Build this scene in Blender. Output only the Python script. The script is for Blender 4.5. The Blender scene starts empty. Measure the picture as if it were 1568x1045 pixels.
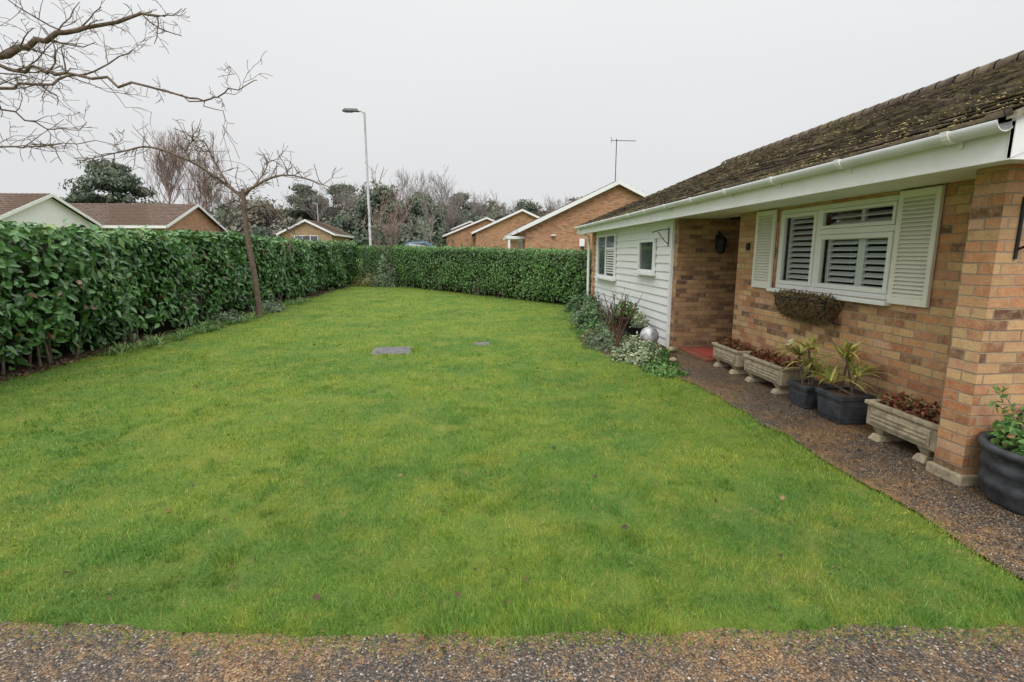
import bpy, math, random
import numpy as np
from mathutils import Vector, Matrix
random.seed(7); rng=np.random.default_rng(7)
scene=bpy.context.scene
col=scene.collection
# ------------------------------------------------------------------ helpers
def link(o,parent=None):
    col.objects.link(o)
    if parent is not None:
        o.parent=parent
        o.matrix_parent_inverse=Matrix.Translation(-parent.location)
    return o
def empty(name,loc=(0,0,0)):
    e=bpy.data.objects.new(name,None); e.empty_display_size=.3; e.location=loc; col.objects.link(e); return e
def boxuv(me):
    uv=me.uv_layers.new(name='UVMap')
    for p in me.polygons:
        n=p.normal; ax=max(range(3),key=lambda i:abs(n[i]))
        for li in p.loop_indices:
            c=me.vertices[me.loops[li].vertex_index].co
            uv.data[li].uv=(c.y,c.z) if ax==0 else ((c.x,c.z) if ax==1 else (c.x,c.y))
def mesh(name,v,f,mat,parent=None,smooth=False,uv=True):
    me=bpy.data.meshes.new(name); me.from_pydata([tuple(a) for a in v],[],[tuple(a) for a in f]); me.update()
    if uv: boxuv(me)
    if mat: me.materials.append(mat)
    if smooth: me.polygons.foreach_set('use_smooth',[True]*len(me.polygons))
    return link(bpy.data.objects.new(name,me),parent)
BF=[(0,3,2,1),(4,5,6,7),(0,1,5,4),(1,2,6,5),(2,3,7,6),(3,0,4,7)]
def bv(x0,x1,y0,y1,z0,z1):
    return [(x0,y0,z0),(x1,y0,z0),(x1,y1,z0),(x0,y1,z0),(x0,y0,z1),(x1,y0,z1),(x1,y1,z1),(x0,y1,z1)]
def bevel(o,w,seg=2):
    m=o.modifiers.new('b','BEVEL'); m.width=w; m.segments=seg; m.limit_method='ANGLE'; return o
def box(name,x0,x1,y0,y1,z0,z1,mat,parent=None,bw=0):
    o=mesh(name,bv(x0,x1,y0,y1,z0,z1),BF,mat,parent)
    if bw: bevel(o,bw)
    return o
def boxes(name,lst,mat,parent=None,bw=0):
    v=[];f=[]
    for b in lst:
        k=len(v); v+=bv(*b); f+=[tuple(i+k for i in q) for q in BF]
    o=mesh(name,v,f,mat,parent)
    if bw: bevel(o,bw,1)
    return o
def fast(name,V,F,mat,parent=None,attr=None,smooth=False):
    """V (n,3) F (m,k) numpy"""
    me=bpy.data.meshes.new(name); k=F.shape[1]
    me.vertices.add(len(V)); me.vertices.foreach_set('co',V.astype(np.float32).ravel())
    me.loops.add(F.size); me.loops.foreach_set('vertex_index',F.astype(np.int32).ravel())
    me.polygons.add(len(F)); me.polygons.foreach_set('loop_start',(np.arange(len(F))*k).astype(np.int32))
    if attr is not None:
        a=me.attributes.new('rnd','FLOAT','POINT'); a.data.foreach_set('value',attr.astype(np.float32))
    me.update(calc_edges=True)
    if smooth: me.polygons.foreach_set('use_smooth',[True]*len(F))
    me.materials.append(mat)
    return link(bpy.data.objects.new(name,me),parent)
def unit(a): return a/np.maximum(np.linalg.norm(a,axis=1,keepdims=True),1e-9)
def leaves(name,P,N,D,L,W,mat,parent=None,rnd=None,fold=.25):
    """folded pointed leaves: P base, N normal, D direction, L length, W half width"""
    n=len(P); N=unit(N); D=unit(D-N*np.sum(D*N,axis=1,keepdims=True)); S=np.cross(N,D)
    L=np.broadcast_to(np.asarray(L,float),(n,))[:,None]; W=np.broadcast_to(np.asarray(W,float),(n,))[:,None]
    droop=-N*L*.12
    v=np.stack([P, P+D*L*.3+S*W+N*W*fold, P+D*L*.7+S*W*.72+N*W*fold+droop*.5, P+D*L+droop, P+D*L*.7-S*W*.72+N*W*fold+droop*.5, P+D*L*.3-S*W+N*W*fold],axis=1)
    b=(np.arange(n)*6)[:,None]
    F=np.concatenate([b+np.array([[0,3,2,1]]),b+np.array([[0,5,4,3]])],axis=0)
    if rnd is None: rnd=rng.random(n)
    return fast(name,v.reshape(-1,3),F,mat,parent,np.repeat(rnd,6))
def rv(n): return unit(rng.normal(size=(n,3)))
def straps(name,base,n,L,W,mat,parent=None,up=.9,spread=.35,seg=4,sag=.8):
    """arching strap leaves from base points (m,3)"""
    base=np.repeat(np.asarray(base,float),n,axis=0); m=len(base)
    base=base+np.c_[rng.normal(size=(m,2))*.02,np.zeros(m)]
    ang=rng.random(m)*6.283; out=np.c_[np.cos(ang),np.sin(ang),np.zeros(m)]
    side=np.c_[-np.sin(ang),np.cos(ang),np.zeros(m)]
    k=spread+rng.random(m)*spread*2; LL=L*(.6+.6*rng.random(m)); rows=[]
    for i in range(seg+1):
        t=i/seg
        r=(k*t)*LL; z=LL*(up*t-sag*k*t*t*.6)
        w=W*(1-t)**.6*(.6+.8*min(t*3,1)) if i<seg else .0004
        c=base+out*r[:,None]+np.c_[np.zeros((m,2)),z]
        rows+= [c-side*w, c+side*w]
    v=np.stack(rows,axis=1); K=2*(seg+1); b=(np.arange(m)*K)[:,None]
    F=np.concatenate([b+np.array([[2*i,2*i+1,2*i+3,2*i+2]]) for i in range(seg)],axis=0)
    return fast(name,v.reshape(-1,3),F,mat,parent,np.repeat(rng.random(m),K))
def tubes(name,lines,mat,parent=None,sides=5,smooth=True):
    V=[];F=[];k=0
    cs=np.array([[math.cos(6.2832*s/sides),math.sin(6.2832*s/sides)] for s in range(sides)])
    for pts,rad in lines:
        pts=np.asarray(pts,float); n=len(pts); rad=np.asarray(rad,float)
        T=np.gradient(pts,axis=0); T=unit(T)
        ref=np.array([0,0,1.]) if abs(T[0,2])<.8 else np.array([1.,0,0])
        a=unit(np.cross(T,ref)); b=np.cross(T,a)
        ring=pts[:,None,:]+(a[:,None,:]*cs[None,:,0:1]+b[:,None,:]*cs[None,:,1:2])*rad[:,None,None]
        V.append(ring.reshape(-1,3))
        for i in range(n-1):
            for s in range(sides):
                s2=(s+1)%sides
                F.append((k+i*sides+s,k+i*sides+s2,k+(i+1)*sides+s2,k+(i+1)*sides+s))
        if sides==4:
            F.append((k,k+1,k+2,k+3)); e=k+(n-1)*sides; F.append((e+3,e+2,e+1,e))
        k+=n*sides
    return fast(name,np.concatenate(V),np.array(F),mat,parent,smooth=smooth)
def lathe(name,prof,c,mat,parent=None,seg=28,smooth=True):
    v=[];f=[]
    for r,z in prof:
        for s in range(seg):
            t=6.2832*s/seg; v.append((c[0]+r*math.cos(t),c[1]+r*math.sin(t),c[2]+z))
    for i in range(len(prof)-1):
        for s in range(seg):
            s2=(s+1)%seg; f.append((i*seg+s,i*seg+s2,(i+1)*seg+s2,(i+1)*seg+s))
    f.append(tuple(range(seg-1,-1,-1))); e=(len(prof)-1)*seg; f.append(tuple(range(e,e+seg)))
    return mesh(name,v,f,mat,parent,smooth)
def frustum(name,cx,cy,z0,z1,w0,w1,mat,parent,d0=None,d1=None,bw=.01):
    d0=w0 if d0 is None else d0; d1=w1 if d1 is None else d1
    v=[(cx-w0,cy-d0,z0),(cx+w0,cy-d0,z0),(cx+w0,cy+d0,z0),(cx-w0,cy+d0,z0),(cx-w1,cy-d1,z1),(cx+w1,cy-d1,z1),(cx+w1,cy+d1,z1),(cx-w1,cy+d1,z1)]
    o=mesh(name,v,BF,mat,parent)
    if bw: bevel(o,bw)
    return o
# ------------------------------------------------------------------ materials
class M:
    def __init__(s,name,rough=.7,spec=.3):
        s.m=bpy.data.materials.new(name); s.m.use_nodes=True; s.nt=s.m.node_tree
        s.b=s.nt.nodes['Principled BSDF']; s.b.inputs['Roughness'].default_value=rough
        s.b.inputs['Specular IOR Level'].default_value=spec
    def n(s,t,**k):
        x=s.nt.nodes.new(t)
        for a,b in k.items(): setattr(x,a,b)
        return x
    def l(s,a,b): s.nt.links.new(a,b)
    def pos(s): return s.n('ShaderNodeNewGeometry').outputs['Position']
    def noise(s,scale,detail=4,rough=.55,vec=None):
        x=s.n('ShaderNodeTexNoise'); x.inputs['Scale'].default_value=scale; x.inputs['Detail'].default_value=detail
        x.inputs['Roughness'].default_value=rough; s.l(vec or s.pos(),x.inputs['Vector']); return x.outputs['Fac']
    def ramp(s,fac,stops,const=False):
        x=s.n('ShaderNodeValToRGB'); cr=x.color_ramp
        if const: cr.interpolation='CONSTANT'
        while len(cr.elements)<len(stops): cr.elements.new(.5)
        for e,(p,c) in zip(cr.elements,stops): e.position=p; e.color=(*c,1) if len(c)==3 else c
        s.l(fac,x.inputs[0]); return x.outputs[0]
    def mix(s,fac,a,b,mode='MIX'):
        x=s.n('ShaderNodeMix',data_type='RGBA',blend_type=mode)
        for val,i in ((fac,0),(a,6),(b,7)):
            if hasattr(val,'links'): s.l(val,x.inputs[i])
            elif i==0: x.inputs[0].default_value=val
            else: x.inputs[i].default_value=(*val,1)
        return x.outputs[2]
    def bump(s,h,strength=.3,dist=.01):
        x=s.n('ShaderNodeBump'); x.inputs['Strength'].default_value=strength; x.inputs['Distance'].default_value=dist
        s.l(h,x.inputs['Height']); s.l(x.outputs[0],s.b.inputs['Normal'])
    def col(s,c):
        if hasattr(c,'links'): s.l(c,s.b.inputs['Base Color'])
        else: s.b.inputs['Base Color'].default_value=(*c,1)
        return s
    def math(s,op,a,b):
        x=s.n('ShaderNodeMath',operation=op)
        for i,val in enumerate((a,b)):
            if hasattr(val,'links'): s.l(val,x.inputs[i])
            else: x.inputs[i].default_value=val
        return x.outputs[0]
    def attr(s): return s.n('ShaderNodeAttribute',attribute_name='rnd').outputs['Fac']
def varied(name,c1,c2,scale=6,rough=.7,bump=0,bs=60,spec=.3):
    m=M(name,rough,spec); m.col(m.ramp(m.noise(scale,6),[(.3,c1),(.7,c2)]))
    if bump: m.bump(m.noise(bs,5),bump,.005)
    return m.m
def leafmat(name,stops,rough=.4,spec=.4,transl=.15,pn=None):
    m=M(name,rough,spec); c=m.ramp(m.attr(),stops)
    if pn: c=m.mix(m.ramp(m.noise(pn[0],3),[(.35,(0,0,0)),(.65,(1,1,1))]),c,m.mix(.5,c,pn[1]))
    m.col(c)
    if transl:
        t=m.n('ShaderNodeBsdfTranslucent'); m.l(c,t.inputs[0]); x=m.n('ShaderNodeMixShader'); x.inputs[0].default_value=transl
        m.l(m.b.outputs[0],x.inputs[1]); m.l(t.outputs[0],x.inputs[2]); m.l(x.outputs[0],m.nt.nodes['Material Output'].inputs[0])
    return m.m
def brickmat(name,stops,mortar=(.36,.30,.24),dist=1.0,dirt=.5):
    m=M(name,.85,.2); uv=m.n('ShaderNodeTexCoord').outputs['UV']
    nz=m.n('ShaderNodeTexNoise'); nz.inputs['Scale'].default_value=9; m.l(uv,nz.inputs['Vector'])
    vm=m.n('ShaderNodeVectorMath',operation='MULTIPLY_ADD'); m.l(nz.outputs['Color'],vm.inputs[0]); vm.inputs[1].default_value=(.010,.010,0); m.l(uv,vm.inputs[2])
    b=m.n('ShaderNodeTexBrick'); b.offset=.5; b.inputs['Scale'].default_value=1; b.inputs['Brick Width'].default_value=.225; b.inputs['Row Height'].default_value=.075
    b.inputs['Mortar Size'].default_value=.006; b.inputs['Mortar Smooth'].default_value=.4; b.inputs['Bias'].default_value=0
    b.inputs['Color1'].default_value=(0,0,0,1); b.inputs['Color2'].default_value=(1,1,1,1); b.inputs['Mortar'].default_value=(.5,.5,.5,1)
    m.l(vm.outputs[0],b.inputs['Vector'])
    c=m.ramp(b.outputs['Color'],stops)
    c=m.mix(m.ramp(m.noise(18,6,.7),[(.42,(0,0,0)),(.66,(.85,.85,.85))]),c,m.mix(.6,c,(.66,.48,.26)))
    c=m.mix(m.ramp(m.noise(11,6,.7),[(.48,(0,0,0)),(.70,(.75,.75,.75))]),c,m.mix(.6,c,(.38,.15,.07)))
    c=m.mix(m.ramp(m.noise(1.6,4),[(.45,(0,0,0)),(.8,(dirt,dirt,dirt))]),c,m.mix(.5,c,(.16,.12,.07)))
    mt=m.ramp(m.noise(4,5),[(.35,mortar),(.7,tuple(q*.65 for q in mortar))])
    c=m.mix(b.outputs['Fac'],c,mt)
    c=m.mix(.4,c,m.ramp(m.noise(120,3),[(.3,(.3,.3,.3)),(.7,(1,1,1))]),'MULTIPLY')
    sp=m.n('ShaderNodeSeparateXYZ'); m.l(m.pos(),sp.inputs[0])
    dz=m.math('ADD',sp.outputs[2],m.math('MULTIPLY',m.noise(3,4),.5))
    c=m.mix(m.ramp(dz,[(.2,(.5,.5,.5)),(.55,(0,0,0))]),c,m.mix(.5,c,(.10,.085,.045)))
    m.col(c)
    h=m.math('ADD',m.math('MULTIPLY',b.outputs['Fac'],-1.0),m.math('MULTIPLY',m.noise(70,4),.6)); m.bump(h,.8,.010)
    return m.m
STP=[(0,(.15,.08,.06)),(.08,(.26,.13,.08)),(.20,(.50,.20,.10)),(.36,(.68,.33,.16)),(.52,(.58,.36,.19)),(.68,(.74,.47,.24)),(.84,(.56,.25,.14)),(1,(.72,.44,.29))]
BR=brickmat('brick_multi',STP,(.48,.38,.27))
BRP=brickmat('brick_porch',[(0,(.12,.075,.055)),(.3,(.30,.15,.09)),(.5,(.52,.28,.14)),(.7,(.64,.39,.21)),(1,(.38,.20,.12))],(.42,.34,.25),1,.7)
BRD=brickmat('brick_far',[(0,(.30,.14,.09)),(.4,(.52,.25,.14)),(1,(.62,.33,.20))],(.46,.35,.26))
BRY=brickmat('brick_buff',[(0,(.4,.28,.14)),(1,(.55,.42,.24))])
def white(name,base=(.80,.81,.80),dirt=(.55,.55,.48),amt=.5):
    m=M(name,.45,.4); m.col(m.mix(m.ramp(m.noise(3,6,.7),[(.45,(0,0,0)),(.8,(amt,amt,amt))]),base,dirt)); return m.m
WH=white('white_paint',amt=.3); WHF=white('white_fascia',(.86,.86,.86),(.58,.56,.50),.45); CREAM=white('cream_shutter',(.80,.78,.70),(.5,.48,.38),.4); WHI=white('interior_white',(.85,.85,.83),(.7,.7,.68),.2)
BLK=varied('black_metal',(.012,.012,.014),(.025,.025,.027),10,.4)
DARK=varied('dark_room',(.05,.05,.05),(.09,.085,.08),2,.9)
g=M('window_glass',.02,.5); g.m.node_tree.nodes.remove(g.b)
tr=g.n('ShaderNodeBsdfTransparent'); tr.inputs[0].default_value=(.92,.95,.94,1); gl=g.n('ShaderNodeBsdfGlossy'); gl.inputs['Roughness'].default_value=.02
fr=g.n('ShaderNodeLayerWeight'); fr.inputs[0].default_value=.25; mx=g.n('ShaderNodeMixShader'); g.l(fr.outputs[0],mx.inputs[0]); g.l(tr.outputs[0],mx.inputs[1]); g.l(gl.outputs[0],mx.inputs[2]); g.l(mx.outputs[0],g.nt.nodes['Material Output'].inputs[0])
GLASS=g.m
m=M('far_glass',.05,.9); m.col(m.ramp(m.noise(1.2,2),[(.35,(.03,.035,.04)),(.7,(.12,.13,.14))])); FGL=m.m
# roof tiles
def tilemat(name,a,b,moss,amt,tiles=False):
    m=M(name,.85,.2); c=m.ramp(m.noise(5,6,.65),[(.3,a),(.7,b)])
    if tiles:
        sp=m.n('ShaderNodeSeparateXYZ'); m.l(m.pos(),sp.inputs[0]); cb=m.n('ShaderNodeCombineXYZ'); m.l(sp.outputs[1],cb.inputs[0]); m.l(m.math('MULTIPLY',m.math('SUBTRACT',sp.outputs[0],2.98),1.082),cb.inputs[1])
        v=m.n('ShaderNodeTexBrick'); v.offset=.5; v.inputs['Scale'].default_value=1; v.inputs['Brick Width'].default_value=.165; v.inputs['Row Height'].default_value=tiles; v.inputs['Mortar Size'].default_value=.004
        v.inputs['Color1'].default_value=(.5,.5,.5,1); v.inputs['Color2'].default_value=(1.5,1.4,1.3,1); v.inputs['Mortar'].default_value=(.15,.15,.15,1); m.l(cb.outputs[0],v.inputs['Vector']); c=m.mix(1,c,v.outputs['Color'],'MULTIPLY')
    mo=m.ramp(m.noise(14,6,.7),[(.5-amt*.1,(0,0,0)),(.62,(1,1,1))])
    mo2=m.ramp(m.noise(1.3,4),[(.35,(0,0,0)),(.65,(amt,amt,amt))])
    c=m.mix(m.math('MULTIPLY',mo,mo2),c,moss); m.col(c); m.bump(m.noise(45,6,.7),.6,.012); return m.m
TROW=4.567/23
TILE=tilemat('roof_tile_mossy',(.062,.050,.044),(.155,.122,.100),(.24,.21,.08),.85,TROW)
TILE2=tilemat('roof_tile_brown',(.11,.075,.06),(.20,.14,.11),(.18,.16,.09),.35)
# lawn
def lawncol(m):
    n1=m.noise(.6,5,.6); n2=m.noise(2.0,6,.7)
    c=m.ramp(n1,[(.30,(.105,.26,.050)),(.45,(.15,.32,.050)),(.58,(.25,.39,.050)),(.72,(.135,.30,.050))])
    c=m.mix(m.ramp(n2,[(.46,(0,0,0)),(.66,(.8,.8,.8))]),c,(.37,.43,.065))
    c=m.mix(m.ramp(m.noise(6,6,.7),[(.50,(0,0,0)),(.68,(.65,.65,.65))]),c,(.085,.23,.045))
    c=m.mix(m.ramp(m.noise(27,4,.7),[(.5,(0,0,0)),(.72,(.55,.55,.55))]),c,(.27,.34,.08))
    c=m.mix(m.ramp(m.noise(4.3,6,.75),[(.58,(0,0,0)),(.70,(.75,.75,.75))]),c,(.43,.38,.13))
    return c
m=M('lawn_soil_grass',.9,.1); c=lawncol(m); c=m.mix(.45,c,(.12,.12,.04)); m.col(m.mix(.6,c,m.ramp(m.noise(70,4,.8),[(.3,(.28,.28,.22)),(.7,(1,1,1))]),'MULTIPLY')); m.bump(m.noise(60,5,.8),.8,.02); GROUND=m.m
m=M('grass_blade',.5,.3); c=lawncol(m); c=m.mix(1,c,m.ramp(m.attr(),[(0,(.45,.53,.47)),(.5,(.95,.95,1)),(.88,(1.3,1.25,1.3)),(.95,(1.9,1.3,2.1)),(1,(1.9,1.15,1.9))]),'MULTIPLY'); m.col(c)
t=m.n('ShaderNodeBsdfTranslucent'); m.l(c,t.inputs[0]); x=m.n('ShaderNodeMixShader'); x.inputs[0].default_value=.35; m.l(m.b.outputs[0],x.inputs[1]); m.l(t.outputs[0],x.inputs[2]); m.l(x.outputs[0],m.nt.nodes['Material Output'].inputs[0]); BLADE=m.m
# path
def pathmat(name,rustamt):
    m=M(name,.42,.5); v=m.n('ShaderNodeTexVoronoi'); v.inputs['Scale'].default_value=120; m.l(m.pos(),v.inputs['Vector'])
    sp=m.n('ShaderNodeSeparateColor'); m.l(v.outputs['Color'],sp.inputs[0])
    st=m.ramp(sp.outputs[0],[(0,(.04,.035,.030)),(.5,(.09,.075,.062)),(.75,(.17,.125,.09)),(.90,(.27,.21,.155)),(.97,(.44,.38,.31)),(1,(.65,.60,.52))])
    rust=m.ramp(sp.outputs[1],[(0,(.15,.075,.03)),(.5,(.36,.19,.07)),(.85,(.48,.29,.12)),(1,(.58,.42,.25))])
    k=m.ramp(m.math('ADD',m.math('MULTIPLY',m.noise(1.3,5,.6),.5),m.math('MULTIPLY',m.noise(13,6,.8),.5)),[(.49-rustamt,(0,0,0)),(.60-rustamt,(.9,.9,.9))])
    c=m.mix(k,st,rust)
    c=m.mix(m.ramp(m.noise(2.1,4),[(.48,(0,0,0)),(.7,(.6,.6,.6))]),c,m.mix(.6,c,(.04,.034,.028)))
    c=m.mix(1,c,m.ramp(v.outputs['Distance'],[(.0,(1.1,1.1,1.1)),(.45,(.8,.8,.8)),(.8,(.25,.25,.25))]),'MULTIPLY')
    m.col(c); h=m.math('SUBTRACT',m.math('MULTIPLY',m.noise(40,4),.5),v.outputs['Distance']); m.bump(h,.9,.006); return m.m
PATH=pathmat('wet_aggregate_path',.02)
SOIL=varied('soil',(.045,.028,.018),(.12,.08,.05),14,.95,1,50)
ASPH=varied('asphalt',(.05,.05,.052),(.08,.08,.08),3,.85,.5,90)
CONC=varied('weathered_concrete',(.22,.18,.12),(.46,.39,.27),16,.9,.9,70)
STONE=varied('grey_slab',(.085,.085,.09),(.17,.165,.17),9,.7,.5,60)
FRM=varied('cover_frame',(.12,.11,.09),(.20,.18,.14),9,.8,.5,60)
PAVE=varied('pavement_slab',(.34,.33,.32),(.45,.44,.42),3,.9)
BARK=varied('bark',(.08,.06,.048),(.19,.15,.12),18,.9,.8,60)
BARKG=varied('bark_lichen',(.085,.058,.046),(.22,.165,.12),25,.9,.8,80)
BARKR=varied('twig_red',(.22,.15,.13),(.32,.23,.20),4,.9)
BARKF=varied('twig_haze_grey',(.23,.20,.185),(.33,.295,.27),2,.9)  # pale grey tone carries the haze of distance in the twig colour
SLATE=varied('slate_resin',(.02,.022,.027),(.075,.08,.09),9,.5,.5,30)
HEDGE=leafmat('laurel_leaf',[(0,(.035,.08,.025)),(.3,(.06,.16,.04)),(.6,(.10,.25,.06)),(.86,(.17,.34,.09)),(.965,(.30,.40,.13)),(.98,(.28,.12,.06)),(1,(.14,.07,.035))],.27,.6,.15,(.7,(.05,.13,.035)))
HEDGE2=leafmat('hedge_leaf_bright',[(0,(.035,.085,.025)),(.35,(.07,.18,.04)),(.7,(.13,.29,.06)),(.95,(.22,.38,.09)),(1,(.18,.10,.045))],.35,.5,.15,(.8,(.07,.12,.045)))
CORE=varied('hedge_core_shade',(.014,.019,.010),(.042,.038,.022),9,1)  # solid hedge core, coloured dark for the shade between leaves
# ------------------------------------------------------------------ ground
def hz(y):
    t=np.clip((np.asarray(y,float)-26)/12,0,1); return 1.1*t*t*(3-2*t)
ys=np.array([-60,-10,0,10,20,25]+list(np.arange(26,39,1.0))+[45,60,90,150,300,700,1500]); xs=np.array([-1200,-300,-80,-30,-10,0,10,30,80,300,1200.])
gv=[(x,y,float(hz(y))) for y in ys for x in xs]; nx=len(xs)
mesh('ground',gv,[(j*nx+i,j*nx+i+1,(j+1)*nx+i+1,(j+1)*nx+i) for j in range(len(ys)-1) for i in range(nx-1)],GROUND)
_fx=np.linspace(-9,4,420); _fn=np.interp(_fx,_fx[::7],rng.normal(size=60)*.014)+rng.normal(size=420)*.008
def front(x): return np.interp(x,[-8,-4,-2.18,-1,.15,1.3,2.42,3.2],[3.0,2.55,2.215,2.02,1.94,1.88,1.82,1.79])+np.interp(x,_fx,_fn)
_ry=np.linspace(0,30,900); _rn=np.interp(_ry,_ry[::9],rng.normal(size=100)*.017)+rng.normal(size=900)*.007
def right(y): return np.interp(y,[0,2.4,4.2,6.0,6.6,7.3,8.8,10.5,12.3,14.6,30],[2.70,2.77,2.80,2.78,2.66,2.30,2.03,2.2,2.6,3.2,3.2])+np.interp(y,_ry,_rn)
def back(x): return np.interp(x,[-6.6,-5,-2.84,.71,3.3],[28.6,27.6,26.3,21.9,14.3])
xs=np.linspace(-9,2.78,260); v=[];f=[]
for x in xs: v+=[(x,-4,.014),(x,float(front(x))+.01,.014)]
f=[(2*i,2*i+2,2*i+3,2*i+1) for i in range(len(xs)-1)]
mesh('front_path',v,f,PATH)
ysl=np.linspace(-4,7.9,220); v=[]
for y in ysl:
    xr=float(right(y)) if y>1.86 else 2.74
    if y>6.3: xr=2.72+(y-6.3)*.35
    v+=[(max(xr,2.68),y,.018),(5.0 if y>3.2 else 9,y,.018)]
mesh('house_path',v,[(2*i,2*i+1,2*i+3,2*i+2) for i in range(len(ysl)-1)],PATH)
ysl=np.linspace(6.25,14.6,60); v=[]
for y in ysl: v+=[(float(right(y)),y,.010),(3.44,y,.010)]
mesh('flower_bed_soil',v,[(2*i,2*i+1,2*i+3,2*i+2) for i in range(len(ysl)-1)],SOIL)
box('porch_floor',3.5,5.0,7.33,8.39,.0,.05,varied('red_tile',(.20,.07,.045),(.30,.10,.06),8,.6),None,.005)
box('door_mat',3.62,4.2,7.5,8.1,.05,.066,varied('mat_red',(.40,.07,.05),(.30,.06,.04),30,.9),None,.004)
rd=empty('road',(-20,42,1.1))
box('carriageway',-70,0.5,41,46.5,1.0,1.112,ASPH,rd)
box('kerb',-70,.5,40.86,40.997,1.0,1.22,CONC,rd); box('pavement',-70,.5,39.2,40.857,1.0,1.205,PAVE,rd)
pv=empty('pavement',(0,24,0))
def band(name,o0,o1,z,mat,par):
    A=np.array([-4.2,28.4]);Bp=np.array([4.2,15.2]);d=(Bp-A)/np.linalg.norm(Bp-A);n=np.array([-d[1],d[0]])*1
    if n[0]<0:n=-n
    q=[A+n*o0,Bp+n*o0,Bp+n*o1,A+n*o1]
    mesh(name,[(p[0],p[1],z) for p in q],[(0,1,2,3)],mat,par)
band('footway',1.1,2.9,.02,PAVE,pv)
# ------------------------------------------------------------------ grass
N=600000; U=rng.random(N); a_,b_=1.5**.2,29**.2
r=(U*(b_-a_)+a_)**5; th=math.radians(4.3)+(rng.random(N)*2-1)*math.radians(53)
x=r*np.sin(th); y=r*np.cos(th)
def vnoise(x,y,s,seed):
    R_=np.random.default_rng(seed); G=R_.random((64,64)); xs_=x*s+100; ys_=y*s+100; xi=np.floor(xs_).astype(int); yi=np.floor(ys_).astype(int); fx=xs_-xi; fy=ys_-yi
    fx=fx*fx*(3-2*fx); fy=fy*fy*(3-2*fy); g_=lambda a,b:G[a%64,b%64]
    return (g_(xi,yi)*(1-fx)+g_(xi+1,yi)*fx)*(1-fy)+(g_(xi,yi+1)*(1-fx)+g_(xi+1,yi+1)*fx)*fy
ok=(y>front(x)-.07*rng.random(N)**2)&(x<right(y)+.06*rng.random(N)**2)&(x>-6.3)&(y<back(x))
ok&=~((abs(x+1.4)<.29+.05*vnoise(x,y,7,81))&(abs(y-8.65)<.31+.05*vnoise(x,y,7,82))); ok&=~((abs(x-.13)<.13)&(abs(y-9.2)<.14))
x,y,r=x[ok],y[ok],r[ok]; n=len(x)
pat=.6*vnoise(x,y,1.3,1)+.4*vnoise(x,y,4.5,2); tuft=vnoise(x,y,10,3)
h=(.010+.017*rng.random(n)+.030*pat*tuft**1.5*1.3)*(1+.7*(rng.random(n)>.985))
coarse=(vnoise(x,y,2.1,15)*.5+vnoise(x,y,9,16)*.5)>.74; h[coarse]*=1.35
thin=(vnoise(x,y,3.1,5)*.6+vnoise(x,y,8,6)*.4)
kp=rng.random(n)<np.clip(1.5-1.1*thin-.35*(thin>.62),.28,1)
nearc=(np.hypot((x+1.4)/.6,(y-8.65)/.55)<1.0)|(np.hypot(x-.13,y-9.2)<.28); h[nearc]*=2.0
edge=(y<front(x)+.10)|(x>right(y)-.08); h[edge]*=1.3; kp|=nearc|coarse
x,y,r,h,coarse=x[kp],y[kp],r[kp],h[kp],coarse[kp]; n=len(x)
w=.0018*np.clip(r/2.6,1,9)**.75*(.6+.7*rng.random(n))*(1+.3*coarse)
a=rng.random(n)*6.283; lean=rng.random(n)*1.35; cx_=vnoise(x,y,2.2,8)*12; la=cx_+rng.normal(size=n)*1.3
B0=np.c_[x,y,np.full(n,.0)]; S=np.c_[np.cos(a),np.sin(a),np.zeros(n)]*w[:,None]
Lv=np.c_[np.cos(la)*lean,np.sin(la)*lean,np.ones(n)*1.0]; Lv=Lv/np.linalg.norm(Lv,axis=1,keepdims=True)*h[:,None]*1.15
V=np.stack([B0-S,B0+S,B0+Lv],axis=1).reshape(-1,3)
lawn=empty('lawn',(-1.5,10,0))
ra=rng.random(n); ra=np.where(coarse,ra*.75,ra)
fast('grass_blades',V,np.arange(3*n).reshape(-1,3),BLADE,lawn,np.repeat(ra,3))
n=5000; x=rng.uniform(-5,2.7,n); y=2+rng.random(n)**1.6*12; k=(y>front(x)+.05)&(x<right(y)-.05)&(vnoise(x,y,1.7,11)*.6+vnoise(x,y,6,12)*.4>.66); x,y=x[k],y[k]; n=len(x)
CLOV=leafmat('clover_leaf',[(0,(.08,.21,.05)),(1,(.16,.31,.07))],.5,.3)
leaves('clover',np.c_[x,y,.014+.010*rng.random(n)],np.c_[rng.normal(size=(n,2))*.35,np.ones(n)],rv(n),.008+.008*rng.random(n),.005,CLOV,lawn)
FALL=leafmat('dead_leaf',[(0,(.025,.015,.010)),(.5,(.06,.03,.018)),(.8,(.14,.065,.03)),(1,(.26,.15,.08))],.6,.4,.05)
n=620; x=rng.uniform(-6,2.7,n); y=2+rng.random(n)**1.5*14; k=(y>front(x))&(x<right(y)); x,y=x[k],y[k]; n=len(x); big=rng.random(n)**6
leaves('fallen_leaves',np.c_[x,y,.024+.012*rng.random(n)],np.c_[rng.normal(size=(n,2))*.5,np.ones(n)],rv(n),.012+.045*big,.005+.015*big,FALL)
n=4600; x=np.r_[rng.uniform(-3.2,3.2,n//2),rng.uniform(2.8,3.8,n//2)]; y=np.r_[rng.uniform(1.1,2.3,n//2),rng.uniform(1.6,7.4,n//2)]
k=(y<front(x)-.0)|(x>right(y)+.0); x,y=x[k],y[k]; n=len(x)
leaves('path_leaf_litter',np.c_[x,y,.022+.008*rng.random(n)],np.c_[rng.normal(size=(n,2))*.5,np.ones(n)],rv(n),.008+.026*rng.random(n)**3,.003+.009*rng.random(n)**2,FALL)
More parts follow.
